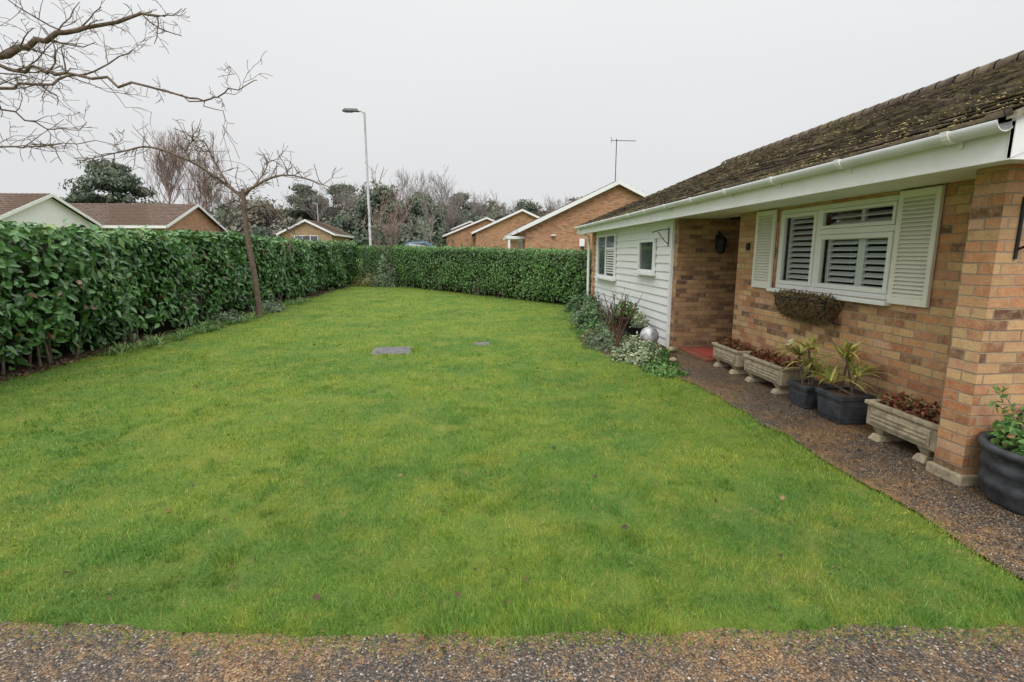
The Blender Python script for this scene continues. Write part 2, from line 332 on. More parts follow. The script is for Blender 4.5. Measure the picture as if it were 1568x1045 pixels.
def pebbles(name,x,y,z,s,mat):
    n=len(x); O=np.array([[1,0,0],[0,1,0],[-1,0,0],[0,-1,0],[.1,.1,.75],[0,0,-.5]]); 
    V=O[None]*s[:,None,None]*(.6+.7*rng.random((n,6,1))); an=rng.random(n)*6.28; c,sn=np.cos(an),np.sin(an)
    X=V[:,:,0]*c[:,None]-V[:,:,1]*sn[:,None]; Y=V[:,:,0]*sn[:,None]+V[:,:,1]*c[:,None]
    V=np.stack([X+x[:,None],Y+y[:,None],V[:,:,2]+z],axis=2).reshape(-1,3)
    F=np.array([[0,1,4],[1,2,4],[2,3,4],[3,0,4]]); F=((np.arange(n)*6)[:,None,None]+F[None]).reshape(-1,3)
    return fast(name,V,F,mat,None,np.repeat(rng.random(n),6))
PEB=leafmat('loose_pebble',[(0,(.04,.034,.03)),(.45,(.14,.095,.06)),(.85,(.30,.18,.085)),(.96,(.38,.29,.20)),(1,(.55,.50,.45))],.5,.4,0)
n=16000; x=np.r_[rng.uniform(-3.2,3.2,n//2),rng.uniform(2.75,3.85,n//2)]; y=np.r_[rng.uniform(1.0,2.3,n//2),rng.uniform(1.5,7.3,n//2)]
k=(y<front(x)+.01)|(x>right(y)-.01); x,y=x[k],y[k]
pebbles('loose_gravel',x,y,.018,.0025+.005*rng.random(len(x))**2,PEB)
MOSSG=leafmat('path_moss',[(0,(.07,.10,.025)),(.5,(.14,.16,.045)),(.8,(.26,.17,.06)),(1,(.20,.11,.045))],.9,.1,0)
n=8000; x=np.r_[rng.uniform(-3.2,2.8,n//2),np.zeros(n//2)]; y=np.r_[np.zeros(n//2),rng.uniform(1.9,6.4,n//2)]
x[n//2:]=right(y[n//2:])+abs(rng.normal(size=n//2))*.07-.01; y[:n//2]=front(x[:n//2])-abs(rng.normal(size=n//2))*.06+.01
pebbles('path_edge_moss',x,y,.014,.003+.005*rng.random(n),MOSSG)
ic=empty('inspection_cover',(-1.4,8.65,0))
box('frame',-1.72,-1.08,8.31,8.99,-.04,.006,FRM,ic,.003); box('plate',-1.67,-1.13,8.36,8.94,-.03,.011,STONE,ic,.004)
boxes('lifting_keys',[(-1.62,-1.58,8.42,8.5,.0,.013),(-1.22,-1.18,8.8,8.88,.0,.013)],BLK,ic)
ic2=empty('inspection_cover',(.13,9.2,0)); box('frame',-.02,.28,9.04,9.36,-.04,.006,FRM,ic2,.003); box('plate',.01,.25,9.07,9.33,-.03,.010,STONE,ic2,.004)
# ------------------------------------------------------------------ hedges
def hedge(name,A,Bp,th,h0,h1,mat,dens,lsz,side,amp=.10,gap=None):
    A=np.array(A,float);Bp=np.array(Bp,float);L=np.linalg.norm(Bp-A);d=(Bp-A)/L;nn=np.array([-d[1],d[0]])*side
    e=empty(name,(*( (A+Bp)/2),0))
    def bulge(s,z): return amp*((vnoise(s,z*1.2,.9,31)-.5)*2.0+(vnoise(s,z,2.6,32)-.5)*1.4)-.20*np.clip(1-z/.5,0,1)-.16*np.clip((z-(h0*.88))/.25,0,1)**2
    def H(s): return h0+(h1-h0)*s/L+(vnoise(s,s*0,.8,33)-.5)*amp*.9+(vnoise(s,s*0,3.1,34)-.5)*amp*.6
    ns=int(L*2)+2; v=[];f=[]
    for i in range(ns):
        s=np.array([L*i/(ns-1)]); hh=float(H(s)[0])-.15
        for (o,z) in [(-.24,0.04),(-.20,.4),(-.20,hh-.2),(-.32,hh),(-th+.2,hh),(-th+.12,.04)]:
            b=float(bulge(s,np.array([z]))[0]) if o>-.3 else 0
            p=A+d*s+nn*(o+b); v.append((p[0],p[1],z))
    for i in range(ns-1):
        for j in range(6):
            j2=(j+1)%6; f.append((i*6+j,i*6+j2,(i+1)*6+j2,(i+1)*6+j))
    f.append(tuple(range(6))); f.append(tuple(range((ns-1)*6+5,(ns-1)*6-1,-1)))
    mesh('dark_core',v,f,CORE,e)
    Ps=[];Ns=[];Top=[]
    n=int(L*max(h0,h1)*dens); s=rng.random(n)*L; z=.05+rng.random(n)**.93*(H(s)-.05); keep=rng.random(n)<np.clip(z/.4,.3,1)
    holes=vnoise(s,z*1.3,3.3,35); keep&=~((holes>.80)&(rng.random(n)<.75))
    if gap: keep&=~((abs(s-gap[0])<gap[1])&(z<gap[2]))
    s,z=s[keep],z[keep]; o=bulge(s,z)-rng.random(len(s))**1.5*.22+.05*rng.normal(size=len(s))
    p=A+d*s[:,None]+nn*o[:,None]; Ps.append(np.c_[p,z]); Ns.append(np.tile(np.r_[nn,.45],(len(s),1))); Top.append(np.clip((z-H(s)+.22)/.22,0,1))
    n=int(L*th*dens*.8); s=rng.random(n)*L; q=rng.random(n)*th; z=H(s)-rng.random(n)**1.5*.12+.03*rng.normal(size=n)+(rng.random(n)>.98)*rng.random(n)*.16
    p=A+d*s[:,None]-nn*(q[:,None]+.04); Ps.append(np.c_[p,z]); Ns.append(np.tile(np.r_[nn*.2,1],(n,1))); Top.append(np.ones(n))
    n=int(L*h1*dens*.2); s=rng.random(n)*L; z=rng.random(n)*H(s); p=A+d*s[:,None]-nn*(th+.02*rng.normal(size=n))[:,None]; Ps.append(np.c_[p,z]); Ns.append(np.tile(np.r_[-nn,.3],(n,1))); Top.append(np.zeros(n))
    for end,dd in ((0,-d),(L,d)):
        n=int(th*h1*dens); q=rng.random(n)*th; hh=float(H(np.array([end*1.]))[0]); z=.08+rng.random(n)*(hh-.08); p=A+d*end-nn*q[:,None]+dd*(.05*rng.normal(size=n))[:,None]; Ps.append(np.c_[p,z]); Ns.append(np.tile(np.r_[dd,.3],(n,1))); Top.append(np.zeros(n))
    P=np.concatenate(Ps);Nn=np.concatenate(Ns);n=len(P); Top=np.concatenate(Top)
    Nn=Nn+rng.normal(size=(n,3))*.5; D=rv(n)+np.array([0,0,-.35])
    clump=vnoise(P[:,0]*1.3+P[:,1],P[:,2]*1.2,1.6,36)
    rnd=np.clip(rng.random(n)*.7+.3*clump+.2*Top*rng.random(n),0,1); dead=rng.random(n)>.985-.02*Top; rnd[dead]=.985; rnd[(~dead)]=np.minimum(rnd[~dead],.955)
    leaves('leaves',P,Nn,D,lsz*(.55+.8*rng.random(n)),lsz*.24*(.8+.5*rng.random(n)),mat,e,rnd)
    st=[]
    for i in range(int(L*3)):
        s=random.random()*L; p=A+d*s-nn*random.uniform(.1,.3); q=p+nn*random.uniform(-.1,.15)+d*random.uniform(-.2,.2)
        st.append((np.array([[*p,0],[*((p+q)/2),.3],[*q,.75]]),[.022,.016,.010]))
    tubes('stems',st,BARK,e,5)
    return e
hedge('laurel_hedge',(-6.15,3.5),(-6.25,28.6),1.3,2.02,2.08,HEDGE,430,.14,-1,.20)
hedge('clipped_hedge',(-6.5,29.6),(3.55,14.75),1.0,2.05,1.68,HEDGE2,560,.085,-1,.07,gap=(9.18,.28,.34))
box('hedge_border_soil',-7.3,-6.16,3.4,28,-.05,.009,SOIL)
n=2000; x=-6.2+rng.normal(size=n)*.12; y=rng.uniform(4.5,22,n); leaves('border_leaf_litter',np.c_[x,y,.02+.02*rng.random(n)],np.c_[rng.normal(size=(n,2))*.5,np.ones(n)],rv(n),.05,.018,FALL)
# ------------------------------------------------------------------ main house
H=empty('brick_bungalow',(6,8.5,0))
X0=3.43; XW=3.87; SOF=2.2
box('gable_wall_south',X0,11,3.15,3.37,0,SOF,BR,H)
def gable(name,y0,y1,xl,xr,z0,xc,zr,mat,par):
    v=[(xl,y0,z0),(xr,y0,z0),(xc,y0,zr),(xl,y1,z0),(xr,y1,z0),(xc,y1,zr)]
    mesh(name,v,[(0,1,2),(5,4,3),(0,3,4,1),(1,4,5,2),(2,5,3,0)],mat,par)
gable('gable_top_south',3.15,3.37,X0+.05,10.95,SOF,7.2,4.02,BR,H)
wy0,wy1,wz0,wz1=4.48,6.34,1.2,2.17
boxes('front_wall',[(XW,XW+.22,3.373,wy0,0,SOF),(XW,XW+.22,wy1,7.3,0,SOF),(XW,XW+.22,wy0,wy1,0,wz0),(XW,XW+.22,wy0,wy1,wz1,SOF)],BR,H)
box('porch_side_wall',XW+.223,5.0,7.1,7.3,0,SOF,BR,H); box('porch_back_wall',5.0,5.2,7.1,8.6,0,SOF,BR,H)
box('front_door',4.95,4.997,7.45,8.3,.05,2.05,varied('door_green',(.05,.10,.08),(.06,.12,.09),3,.4),H,.01)
box('wing_return_wall',X0-.02,4.997,8.4,8.62,0,SOF,BRP,H)
box('fin_plinth',X0-.03,X0+.25,3.12,3.40,0,.09,CONC,H,.01)
boxes('room_dark_panel',[(5.4,5.5,3.4,7.0,0,2.4)],DARK,H); box('room_floor',4.1,5.4,3.4,7.05,.3,.35,DARK,H)  # dark panel behind the window, the unlit room's shade is in its colour
nb=15; bh=2.2/nb; v=[];f=[]
ya,yb=8.622,14.1
for i in range(nb):
    z=i*bh; k=len(v)
    v+=[(3.375,ya,z),(3.375,yb,z),(3.398,yb,z+bh),(3.398,ya,z+bh),(3.41,ya,z),(3.41,yb,z)]
    f+=[(k,k+3,k+2,k+1),(k,k+1,k+5,k+4)]
mesh('weatherboard_cladding',v,f,WH,H)
box('wing_wall',3.412,3.6,8.623,14.1,0,SOF,DARK,H); box('corner_trim',3.362,3.408,8.56,8.63,0,SOF,WH,H)
box('far_pier',3.33,3.6,14.1,14.32,0,SOF,BR,H); box('gable_wall_north',3.6,11,14.1,14.32,0,SOF,BR,H); gable('gable_top_north',14.1,14.32,X0,10.95,SOF,7.2,4.0,BR,H)
box('rear_wall',10.8,11,3.37,14.1,0,SOF,BR,H)
FX=3.05
box('fascia',FX,FX+.022,2.8,14.9,2.165,2.355,WHF,H,.003)
box('soffit',FX+.024,XW+.3,2.83,14.88,2.203,2.215,WHF,H)
box('rear_fascia',11.36,11.38,2.8,14.9,2.165,2.355,WHF,H)
def slopebar(name,y0,y1,xa,za,xb,zb,hh,mat,par):
    v=[(xa,y0,za-hh),(xa,y1,za-hh),(xb,y1,zb-hh),(xb,y0,zb-hh),(xa,y0,za),(xa,y1,za),(xb,y1,zb),(xb,y0,zb)]
    return mesh(name,v,[(0,1,2,3),(7,6,5,4),(0,4,5,1),(1,5,6,2),(2,6,7,3),(3,7,4,0)],mat,par)
RS=(4.13-2.37)/(7.2-2.98)
for nm,yy in (('bargeboard_south',2.797),('bargeboard_north',14.903)):
    slopebar(nm,yy-.012,yy+.012,3.03,2.37,7.2,2.37+RS*4.17,.2,WHF,H); slopebar(nm+'_r',yy-.012,yy+.012,7.2,2.37+RS*4.17,11.37,2.37,.2,WHF,H)
box('eaves_box_end',3.03,3.42,2.79,2.812,2.163,2.40,WHF,H)
slopebar('verge_soffit',2.82,3.15,3.43,2.37,7.2,3.95,.02,WHF,H)
def roof(name,y0,y1,xe,ze,xr,zr,mat,par,ripple=.018,step=.05,along='y',tile=.32,th=.03,jit=0):
    L=math.hypot(xr-xe,zr-ze); nc=max(3,round(L/tile)); ex=L/nc
    n=int((y1-y0)/step)+1; yy=np.linspace(y0,y1,n); dx,dz=(xr-xe)/L,(zr-ze)/L; nx_,nz_=-dz,dx
    if nz_<0: nx_,nz_=-nx_,-nz_
    rp=ripple*np.clip(np.sin(yy*2*math.pi/.30)*1.4,-.6,1)
    V=[]
    for i in range(nc):
        tj=rng.normal(size=int((y1-y0)/.165)+4)*jit; ti=np.floor((yy-y0)/.165+.5*(i%2)).astype(int); tjj=tj[ti]; tse=(rng.random(len(tj))*.018*(jit>0))[ti]
        for s,h in ((i*ex,.008),(i*ex,th+.008),((i+1)*ex,.008)):
            wob=.006*np.sin(yy*1.1+i*.2)
            hh=h+rp+wob+(tjj if h>.01 else 0)
            s2=s-(tse if (i>0 and h>.01) else 0)
            V.append(np.c_[xe+dx*s2+nx_*hh,yy,ze+dz*s2+nz_*hh])
    V=np.array(V); R=len(V); V=V.reshape(-1,3)
    if along=='x': V=V[:,[1,0,2]]
    F=[(j*n+i,j*n+i+1,(j+1)*n+i+1,(j+1)*n+i) for j in range(R-1) for i in range(n-1)]
    return fast(name,V,np.array(F),mat,par)
roof('roof_tiles_front',2.76,14.94,2.98,2.385,7.2,4.13,TILE,H,0,.0275,'y',TROW,.026,.004)
roof('roof_tiles_rear',2.76,14.94,11.42,2.385,7.2,4.13,TILE,H,0,.1)
tubes('ridge_tiles',[(np.array([[7.2,2.74+.3*i,4.12],[7.2,3.03+.3*i,4.12]]),[.125,.115]) for i in range(40)],TILE,H,10)
slopebar('verge',2.745,2.80,2.98,2.41,7.2,4.155,.035,varied('verge_mortar',(.2,.17,.13),(.35,.31,.24),20,.9),H)
n=13000; s=rng.random(n)**1.1*4.5; y=rng.uniform(2.8,14.8,n); kk=vnoise(s,y,1.2,51)*.6+vnoise(s,y,3.5,52)*.4>.43; s,y=s[kk],y[kk]; n=len(s); s=(np.floor(s/TROW)*TROW)+.01+.07*rng.random(n)**2
MOSS=leafmat('roof_moss',[(0,(.09,.085,.03)),(.6,(.20,.17,.06)),(1,(.34,.26,.12))],.95,.1,0)
cx=2.98+s*.924; cz=2.385+s*.382+.024
pb=pebbles('roof_moss',cx,y,0,.005+.015*rng.random(n)**3,MOSS); me=pb.data; co=np.zeros(len(me.vertices)*3); me.vertices.foreach_get('co',co); co=co.reshape(-1,3); co[:,2]+=np.repeat(cz,6); me.vertices.foreach_set('co',co.ravel()); pb.parent=H; pb.matrix_parent_inverse=Matrix.Translation(-H.location)
v=[];f=[];K=9
for yy in (2.80,14.93):
    for k_ in range(K):
        t=math.pi+math.pi*k_/(K-1); v.append((2.985+.058*math.cos(t),yy,2.375+.062*math.sin(t)))
    for k_ in range(K):
        t=2*math.pi-math.pi*k_/(K-1); v.append((2.985+.053*math.cos(t),yy,2.375+.056*math.sin(t)))
n2=2*K
f=[(i,(i+1)%n2,n2+(i+1)%n2,n2+i) for i in range(n2)]; f+= [tuple(range(n2))]
mesh('gutter',v,f,WHF,H,True)
for gy in list(np.arange(3.1,14.9,.95)):
    v=[]
    for yy in (gy,gy+.05):
        for k_ in range(K):
            t=math.pi+math.pi*k_/(K-1); v.append((2.985+.068*math.cos(t),yy,2.380+.073*math.sin(t)))
    f=[(i,i+1,K+i+1,K+i) for i in range(K-1)]+[tuple(range(K)),tuple(range(2*K-1,K-1,-1))]
    mesh('gutter_bracket',v,f,WHF,H)
    slopebar('gutter_strap',gy+.005,gy+.035,FX-.014,2.345,FX-.003,2.335,.06,WHF,H)
tubes('downpipe_far',[(np.array([[3.0,14.6,2.32],[3.0,14.6,2.25],[3.27,14.5,2.1],[3.27,14.45,0.1]]),[.035]*4)],WHF,H,10)
def bars_x(name,x,xd,ys_,mat,par,bw=.004):
    return boxes(name,[(x,x+xd,a,b,c,d) for (a,b,c,d) in ys_],mat,par,bw)
fw=.055; ym=5.60; zt=1.87
W=[(wy0,wy0+fw,wz0,wz1),(wy1-fw,wy1,wz0,wz1),(wy0+fw,wy1-fw,wz0,wz0+fw),(wy0+fw,wy1-fw,wz1-fw,wz1),(ym-.035,ym+.035,wz0+fw,wz1-fw),(wy0+fw,ym-.035,zt-.03,zt+.03)]
bars_x('window_frame',XW+.02,.07,W,WH,H)
def sash(y0,y1,z0,z1,w=.045):
    return [(y0,y0+w,z0,z1),(y1-w,y1,z0,z1),(y0+w,y1-w,z0,z0+w),(y0+w,y1-w,z1-w,z1)]
S_=sash(ym+.038,wy1-fw-.003,wz0+fw+.003,wz1-fw-.003)+sash(wy0+fw+.003,ym-.038,zt+.033,wz1-fw-.003,.035)+sash(wy0+fw+.003,ym-.038,wz0+fw+.003,zt-.033,.05)
bars_x('window_sashes',XW+.008,.05,S_,WH,H)
mesh('window_glass',[(XW+.04,wy0+fw,wz0+fw),(XW+.04,wy1-fw,wz0+fw),(XW+.04,wy1-fw,wz1-fw),(XW+.04,wy0+fw,wz1-fw)],[(0,3,2,1)],GLASS,H)
box('window_sill',XW-.075,XW+.05,wy0-.04,wy1+.04,wz0-.045,wz0-.002,WH,H,.006)
fr_=[]
segs=[(wy0+.08,5.02),(5.02,5.53),(5.66,6.26)]
v=[];f=[]
def louv(x0,x1,a2,b2,z,dz,t):
    k=len(v); v.extend([(x0,a2,z-dz),(x1,a2,z+dz),(x1,b2,z+dz),(x0,b2,z-dz),(x0,a2,z-dz+t),(x1,a2,z+dz+t),(x1,b2,z+dz+t),(x0,b2,z-dz+t)])
    f.extend([tuple(i+k for i in q) for q in BF])
for a,b in segs:
    top=zt-.03 if b<5.6 else wz1-.06
    fr_+= [(XW+.10,XW+.13,a,a+.05,1.22,top),(XW+.10,XW+.13,b-.05,b,1.22,top),(XW+.10,XW+.13,a+.05,b-.05,1.22,1.31),(XW+.10,XW+.13,a+.05,b-.05,top-.06,top)]
    z=1.35
    while z<top-.07: louv(XW+.085,XW+.145,a+.052,b-.052,z,.016,.009); z+=.066
z=zt+.09
fr_+=[(XW+.10,XW+.13,4.54,4.58,zt,wz1-.04),(XW+.10,XW+.13,5.02,5.07,zt,wz1-.04)]
while z<wz1-.07: louv(XW+.085,XW+.145,4.6,5.5,z,.016,.009); z+=.066
boxes('interior_shutter_frames',fr_,WHI,H); mesh('interior_shutter_louvres',v,f,WHI,H)
def shutter(y0,y1,z0,z1):
    global v,f
    x=XW-.04
    boxes('shutter_frame',[(x,x+.035,y0,y0+.05,z0,z1),(x,x+.035,y1-.05,y1,z0,z1),(x,x+.035,y0+.05,y1-.05,z0,z0+.07),(x,x+.035,y0+.05,y1-.05,z1-.06,z1)],CREAM,H,.004)
    v=[];f=[]
    for z in np.linspace(z0+.085,z1-.08,24): louv(x,x+.03,y0+.05,y1-.05,z,.014,.008)
    mesh('shutter_louvres',v,f,CREAM,H); box('shutter_back',x+.031,x+.036,y0+.05,y1-.05,z0+.07,z1-.06,CREAM,H)
shutter(4.04,4.46,1.18,2.185); shutter(6.37,6.81,1.18,2.185)
def simple_win(par,x,y0,y1,z0,z1,mull=[],trans=None,axis='x',sgn=-1,sill=True):
    w=.055; L=[(y0,y0+w,z0,z1),(y1-w,y1,z0,z1),(y0+w,y1-w,z0,z0+w),(y0+w,y1-w,z1-w,z1)]
    for m_ in mull: L.append((m_-.03,m_+.03,z0+w,z1-w))
    if trans: L.append((y0+w,(mull[0]-.03) if mull else y1-w,trans-.025,trans+.025))
    d0,d1=sorted((x,x+sgn*.05)); g0,g1=sorted((x+sgn*.005,x+sgn*.02)); s0,s1=sorted((x,x+sgn*.11))
    if axis=='x':
        boxes('window_frame',[(d0,d1,a,b,c,d) for a,b,c,d in L],WH,par,.004); box('window_pane',g0,g1,y0+.01,y1-.01,z0+.01,z1-.01,FGL,par)
        if sill: box('window_sill',s0,s1,y0-.04,y1+.04,z0-.05,z0-.003,WH,par,.005)
    else:
        boxes('window_frame',[(a,b,d0,d1,c,d) for a,b,c,d in L],WH,par,.004); box('window_pane',y0+.01,y1-.01,g0,g1,z0+.01,z1-.01,FGL,par)
        if sill: box('window_sill',y0-.04,y1+.04,s0,s1,z0-.05,z0-.003,WH,par,.005)
simple_win(H,3.378,9.35,10.25,1.27,1.9); simple_win(H,3.378,12.0,13.7,1.03,2.1,[12.85],1.75)
boxes('window_blind',[(3.352,3.356,12.10,12.75,z,z+.03) for z in np.arange(1.15,1.7,.06)],WHI,H)
ln=empty('wall_lantern',(4.08,8.3,1.8))
lathe('lantern_body',[(.03,-.15),(.06,-.13),(.065,-.11),(.09,.06),(.10,.07),(.06,.12),(.02,.14),(.012,.18)],(4.08,8.27,1.78),BLK,ln,8,False)
tubes('arm',[(np.array([[4.08,8.4,1.88],[4.08,8.36,2.0],[4.08,8.27,1.95]]),[.012]*3)],BLK,ln,6); box('backplate',4.04,4.12,8.385,8.398,1.70,1.94,BLK,ln,.004)
db=empty('doorbell',(XW,7.0,1.75)); box('case',XW-.03,XW-.002,6.98,7.05,1.68,1.78,BLK,db,.006)
hb=empty('basket_bracket',(3.37,8.9,1.95)); tubes('scroll',[(np.array([[3.37,8.75,2.05],[3.22,8.75,2.03],[3.08,8.75,1.99]]),[.008]*3),(np.array([[3.37,8.75,1.8],[3.30,8.75,1.85],[3.18,8.75,2.0]]),[.007]*3),(np.array([[3.37,8.75,1.75],[3.37,8.75,2.08]]),[.009]*2)],BLK,hb,6)
bx0=3.56
hb=empty('basket_bracket',(bx0,3.13,1.9)); tubes('scroll',[(np.array([[bx0,3.14,1.60],[bx0,3.14,2.0]]),[.011]*2),(np.array([[bx0,3.14,1.97],[bx0,2.98,1.985],[bx0,2.84,1.95],[bx0,2.80,1.98]]),[.010]*4),(np.array([[bx0,3.14,1.66],[bx0,3.05,1.70],[bx0,2.98,1.80],[bx0,2.92,1.96]]),[.009]*4)],BLK,hb,6)
vn=empty('waste_pipe_outlet',(XW,5.9,.55)); tubes('pipe',[(np.array([[XW+.02,5.85,.58],[XW-.05,5.85,.56]]),[.03,.03])],WHF,vn,10)
mg=empty('wall_manger_planter',(XW-.1,5.5,1.05))
COIR=varied('coir',(.07,.042,.022),(.20,.13,.07),35,1,1,80)
v=[];f=[];ny=14;K=9
for i in range(ny):
    t=i/(ny-1); y=5.04+.92*t; e_=(1-abs(2*t-1)**6)*.97+.03
    for k_ in range(K):
        a=math.pi/2*k_/(K-1); v.append((XW-.004-.20*e_*math.cos(a)*(1),y,1.13-.24*e_*math.sin(a)+.01*random.uniform(-1,1)))
for i in range(ny-1):
    for k_ in range(K-1): f.append((i*K+k_,i*K+k_+1,(i+1)*K+k_+1,(i+1)*K+k_))
mesh('coir_liner',v,f,COIR,mg,True); box('soil',XW-.19,XW-.006,5.06,5.94,1.08,1.115,SOIL,mg)
ln_=[]
for yy in np.linspace(5.06,5.94,7):
    ln_.append((np.array([[XW-.006-.205*math.cos(a),yy,1.135-.245*math.sin(a)] for a in np.linspace(0,math.pi/2,8)]),[.007]*8))
ln_.append((np.array([[XW-.213,5.03,1.135],[XW-.213,5.97,1.135]]),[.008]*2)); ln_.append((np.array([[XW-.15,5.05,.975],[XW-.15,5.95,.975]]),[.006]*2))
tubes('metal_frame',ln_,BLK,mg,6)
DRY=leafmat('dry_growth',[(0,(.12,.07,.04)),(.6,(.26,.17,.10)),(1,(.14,.18,.06))],.8,.2,.1)
n=900; y=rng.uniform(5.05,5.95,n); leaves('dry_growth',np.c_[XW-.03-.17*rng.random(n),y,1.1+.08*rng.random(n)],rv(n),rv(n)+[0,0,.3],.06,.008,DRY,mg)
n=1700; y=rng.uniform(5.06,5.94,n); a=rng.random(n)*1.4; leaves('coir_fibres',np.c_[XW-.2*np.cos(a),y,1.13-.24*np.sin(a)],rv(n),rv(n)+[-.3,0,-.4],.07,.003,DRY,mg)
# ------------------------------------------------------------------ troughs and pots
REDL=leafmat('sedum_red',[(0,(.08,.025,.018)),(.5,(.24,.06,.035)),(.8,(.13,.16,.05)),(1,(.32,.12,.06))],.6,.3,.1)
def trough(y0,y1,x0=3.50,x1=3.80,h=.35):
    e=empty('stone_trough',((x0+x1)/2,(y0+y1)/2,0))
    box('body',x0,x1,y0,y1,.13,h-.03,CONC,e,.012)
    box('front_panel',x0-.010,x0-.001,y0+.05,y1-.05,.16,h-.06,CONC,e,.006)
    boxes('panel_reeding',[(x0-.018,x0-.0115,y0+.07,y1-.07,z,z+.022) for z in (.175,.21,.245)],CONC,e,.004)
    boxes('rim',[(x0-.02,x0+.03,y0-.02,y1+.02,h-.035,h),(x1-.03,x1+.0,y0-.02,y1+.02,h-.035,h),(x0+.03,x1-.03,y0-.02,y0+.03,h-.035,h),(x0+.03,x1-.03,y1-.03,y1+.02,h-.035,h)],CONC,e,.006)
    for yc in (y0+.12,y1-.12):
        frustum('foot',(x0+x1)/2-.01,yc,.016,.07,.16,.13,CONC,e,.06,.045,.01); frustum('foot_top',(x0+x1)/2,yc,.0705,.129,.11,.14,CONC,e,.04,.06,.008)
    box('soil',x0+.03,x1-.03,y0+.03,y1-.03,h-.06,h-.02,SOIL,e)
    n=620; P=np.c_[rng.uniform(x0+.03,x1-.03,n),rng.uniform(y0+.03,y1-.03,n),h-.02+.10*rng.random(n)**2]
    leaves('sedum',P,rv(n)+[0,0,.6],rv(n)+[0,0,.2],.04,.013,REDL,e)
trough(3.44,4.14); trough(5.42,6.24); trough(6.42,7.12)
YUC=leafmat('cordyline_leaf',[(0,(.16,.20,.04)),(.4,(.36,.38,.08)),(.85,(.60,.54,.17)),(1,(.44,.24,.10))],.5,.3,.25)
def sqpot(x,y,w,h):
    e=empty('square_planter',(x,y,0))
    frustum('body',x,y,.016,h-.04,w*.8,w,SLATE,e,bw=.012)
    frustum('side_panel',x,y,.07,h-.09,w*.86+.004,w*.96+.005,SLATE,e,bw=.006)
    boxes('rim',[(x-w-.012,x-w+.02,y-w-.012,y+w+.012,h-.045,h),(x+w-.02,x+w+.012,y-w-.012,y+w+.012,h-.045,h),(x-w+.02,x+w-.02,y-w-.012,y-w+.02,h-.045,h),(x-w+.02,x+w-.02,y+w-.02,y+w+.012,h-.045,h)],SLATE,e,.004)
    box('soil',x-w+.02,x+w-.02,y-w+.02,y+w-.02,h-.035,h-.02,SOIL,e)
    S=[];pts=[]
    for i in range(4):
        b=np.array([x+random.uniform(-.06,.06),y+random.uniform(-.06,.06),h-.03]); t_=np.array([x+random.uniform(-.13,.10),y+random.uniform(-.13,.13),h+.08+.10*i]); S.append((np.array([b,t_]),[.012,.010])); pts.append(t_)
    tubes('stems',S,BARK,e,5)
    straps('cordyline',pts,26,.34,.012,YUC,e,.8,.40,5,1.2)
sqpot(3.60,4.55,.17,.31); sqpot(3.58,5.04,.145,.27)
rp_=empty('round_planter',(3.70,2.80,0))
lathe('tub',[(.31,.016),(.33,.05),(.345,.12),(.355,.13),(.355,.17),(.345,.18),(.352,.24),(.362,.25),(.362,.29),(.352,.30),(.36,.36),(.385,.365),(.385,.41),(.345,.41),(.34,.36),(.05,.35)],(3.70,2.80,0),SLATE,rp_,40)
n=1100; a=rng.random(n)*6.28; q=np.sqrt(rng.random(n))*.33; SHR=leafmat('shrub_green',[(0,(.04,.11,.03)),(.5,(.11,.24,.055)),(.9,(.22,.36,.10)),(1,(.30,.15,.07))],.5,.3,.15)
leaves('planting',np.c_[3.70+q*np.cos(a),2.8+q*np.sin(a),.36+.16*rng.random(n)],rv(n)+[0,0,.7],rv(n),.05,.016,SHR,rp_)
tw=[]; P=[]
for i in range(9):
    an=random.uniform(0,6.28); b=np.array([3.7+.12*math.cos(an),2.8+.12*math.sin(an),.36]); t_=b+np.array([.22*math.cos(an),.22*math.sin(an),random.uniform(.2,.42)]); m_=(b+t_)/2+[0,0,.06]
    tw.append((np.array([b,m_,t_]),[.005,.004,.002])); P+=[b+(t_-b)*random.uniform(.4,1)+np.array([random.gauss(0,.02) for _ in range(3)]) for _ in range(14)]
tubes('stems',tw,BARK,rp_,4); P=np.array(P); leaves('stem_leaves',P,rv(len(P))+[0,0,.5],rv(len(P)),.06,.013,SHR,rp_)
# ------------------------------------------------------------------ border plants
def mound(name,c,rx,ry,h,n,L,Wd,mat,parent=None,twigs=True):
    e=empty(name,c)
    d=rv(n); d[:,2]=abs(d[:,2]); rr=(.55+.45*rng.random(n)**.5)[:,None]; lump=1+.18*np.sin(d[:,0:1]*7+c[0])+.15*np.sin(d[:,1:2]*9+c[1]*3)
    P=np.array(c)+d*rr*lump*np.array([rx,ry,h])
    leaves('foliage',P,d+rng.normal(size=(n,3))*.5+[0,0,.3],rv(n)+d*.6,L*(.6+.8*rng.random(n)),Wd,mat,e)
    if twigs:
        T=[]
        for i in range(14):
            q=np.array(c)+np.array([random.uniform(-1,1)*rx*.8,random.uniform(-1,1)*ry*.8,h*random.uniform(.5,.95)]); T.append((np.array([np.array(c)+[0,0,0],(q+np.array(c))/2+[0,0,h*.1],q]),[.010,.007,.003]))
        tubes('stems',T,BARK,e,4)
    return e
VAR=leafmat('variegated_leaf',[(0,(.12,.19,.08)),(.4,(.24,.31,.16)),(.8,(.46,.50,.32)),(1,(.6,.6,.44))],.5,.3,.15)
GREY=leafmat('grey_green_leaf',[(0,(.08,.12,.065)),(.6,(.18,.24,.14)),(1,(.30,.36,.22))],.6,.25,.1)
DKG=leafmat('dark_green_leaf',[(0,(.03,.065,.025)),(.6,(.07,.16,.05)),(1,(.16,.27,.08))],.4,.4,.1)
mound('variegated_shrub',(2.50,7.6,0),.36,.42,.34,1500,.05,.014,VAR)
mound('green_shrub',(2.62,6.80,0),.24,.42,.14,1300,.045,.015,SHR)
mound('lavender_bush',(2.30,8.7,0),.36,.5,.36,1600,.07,.008,GREY)
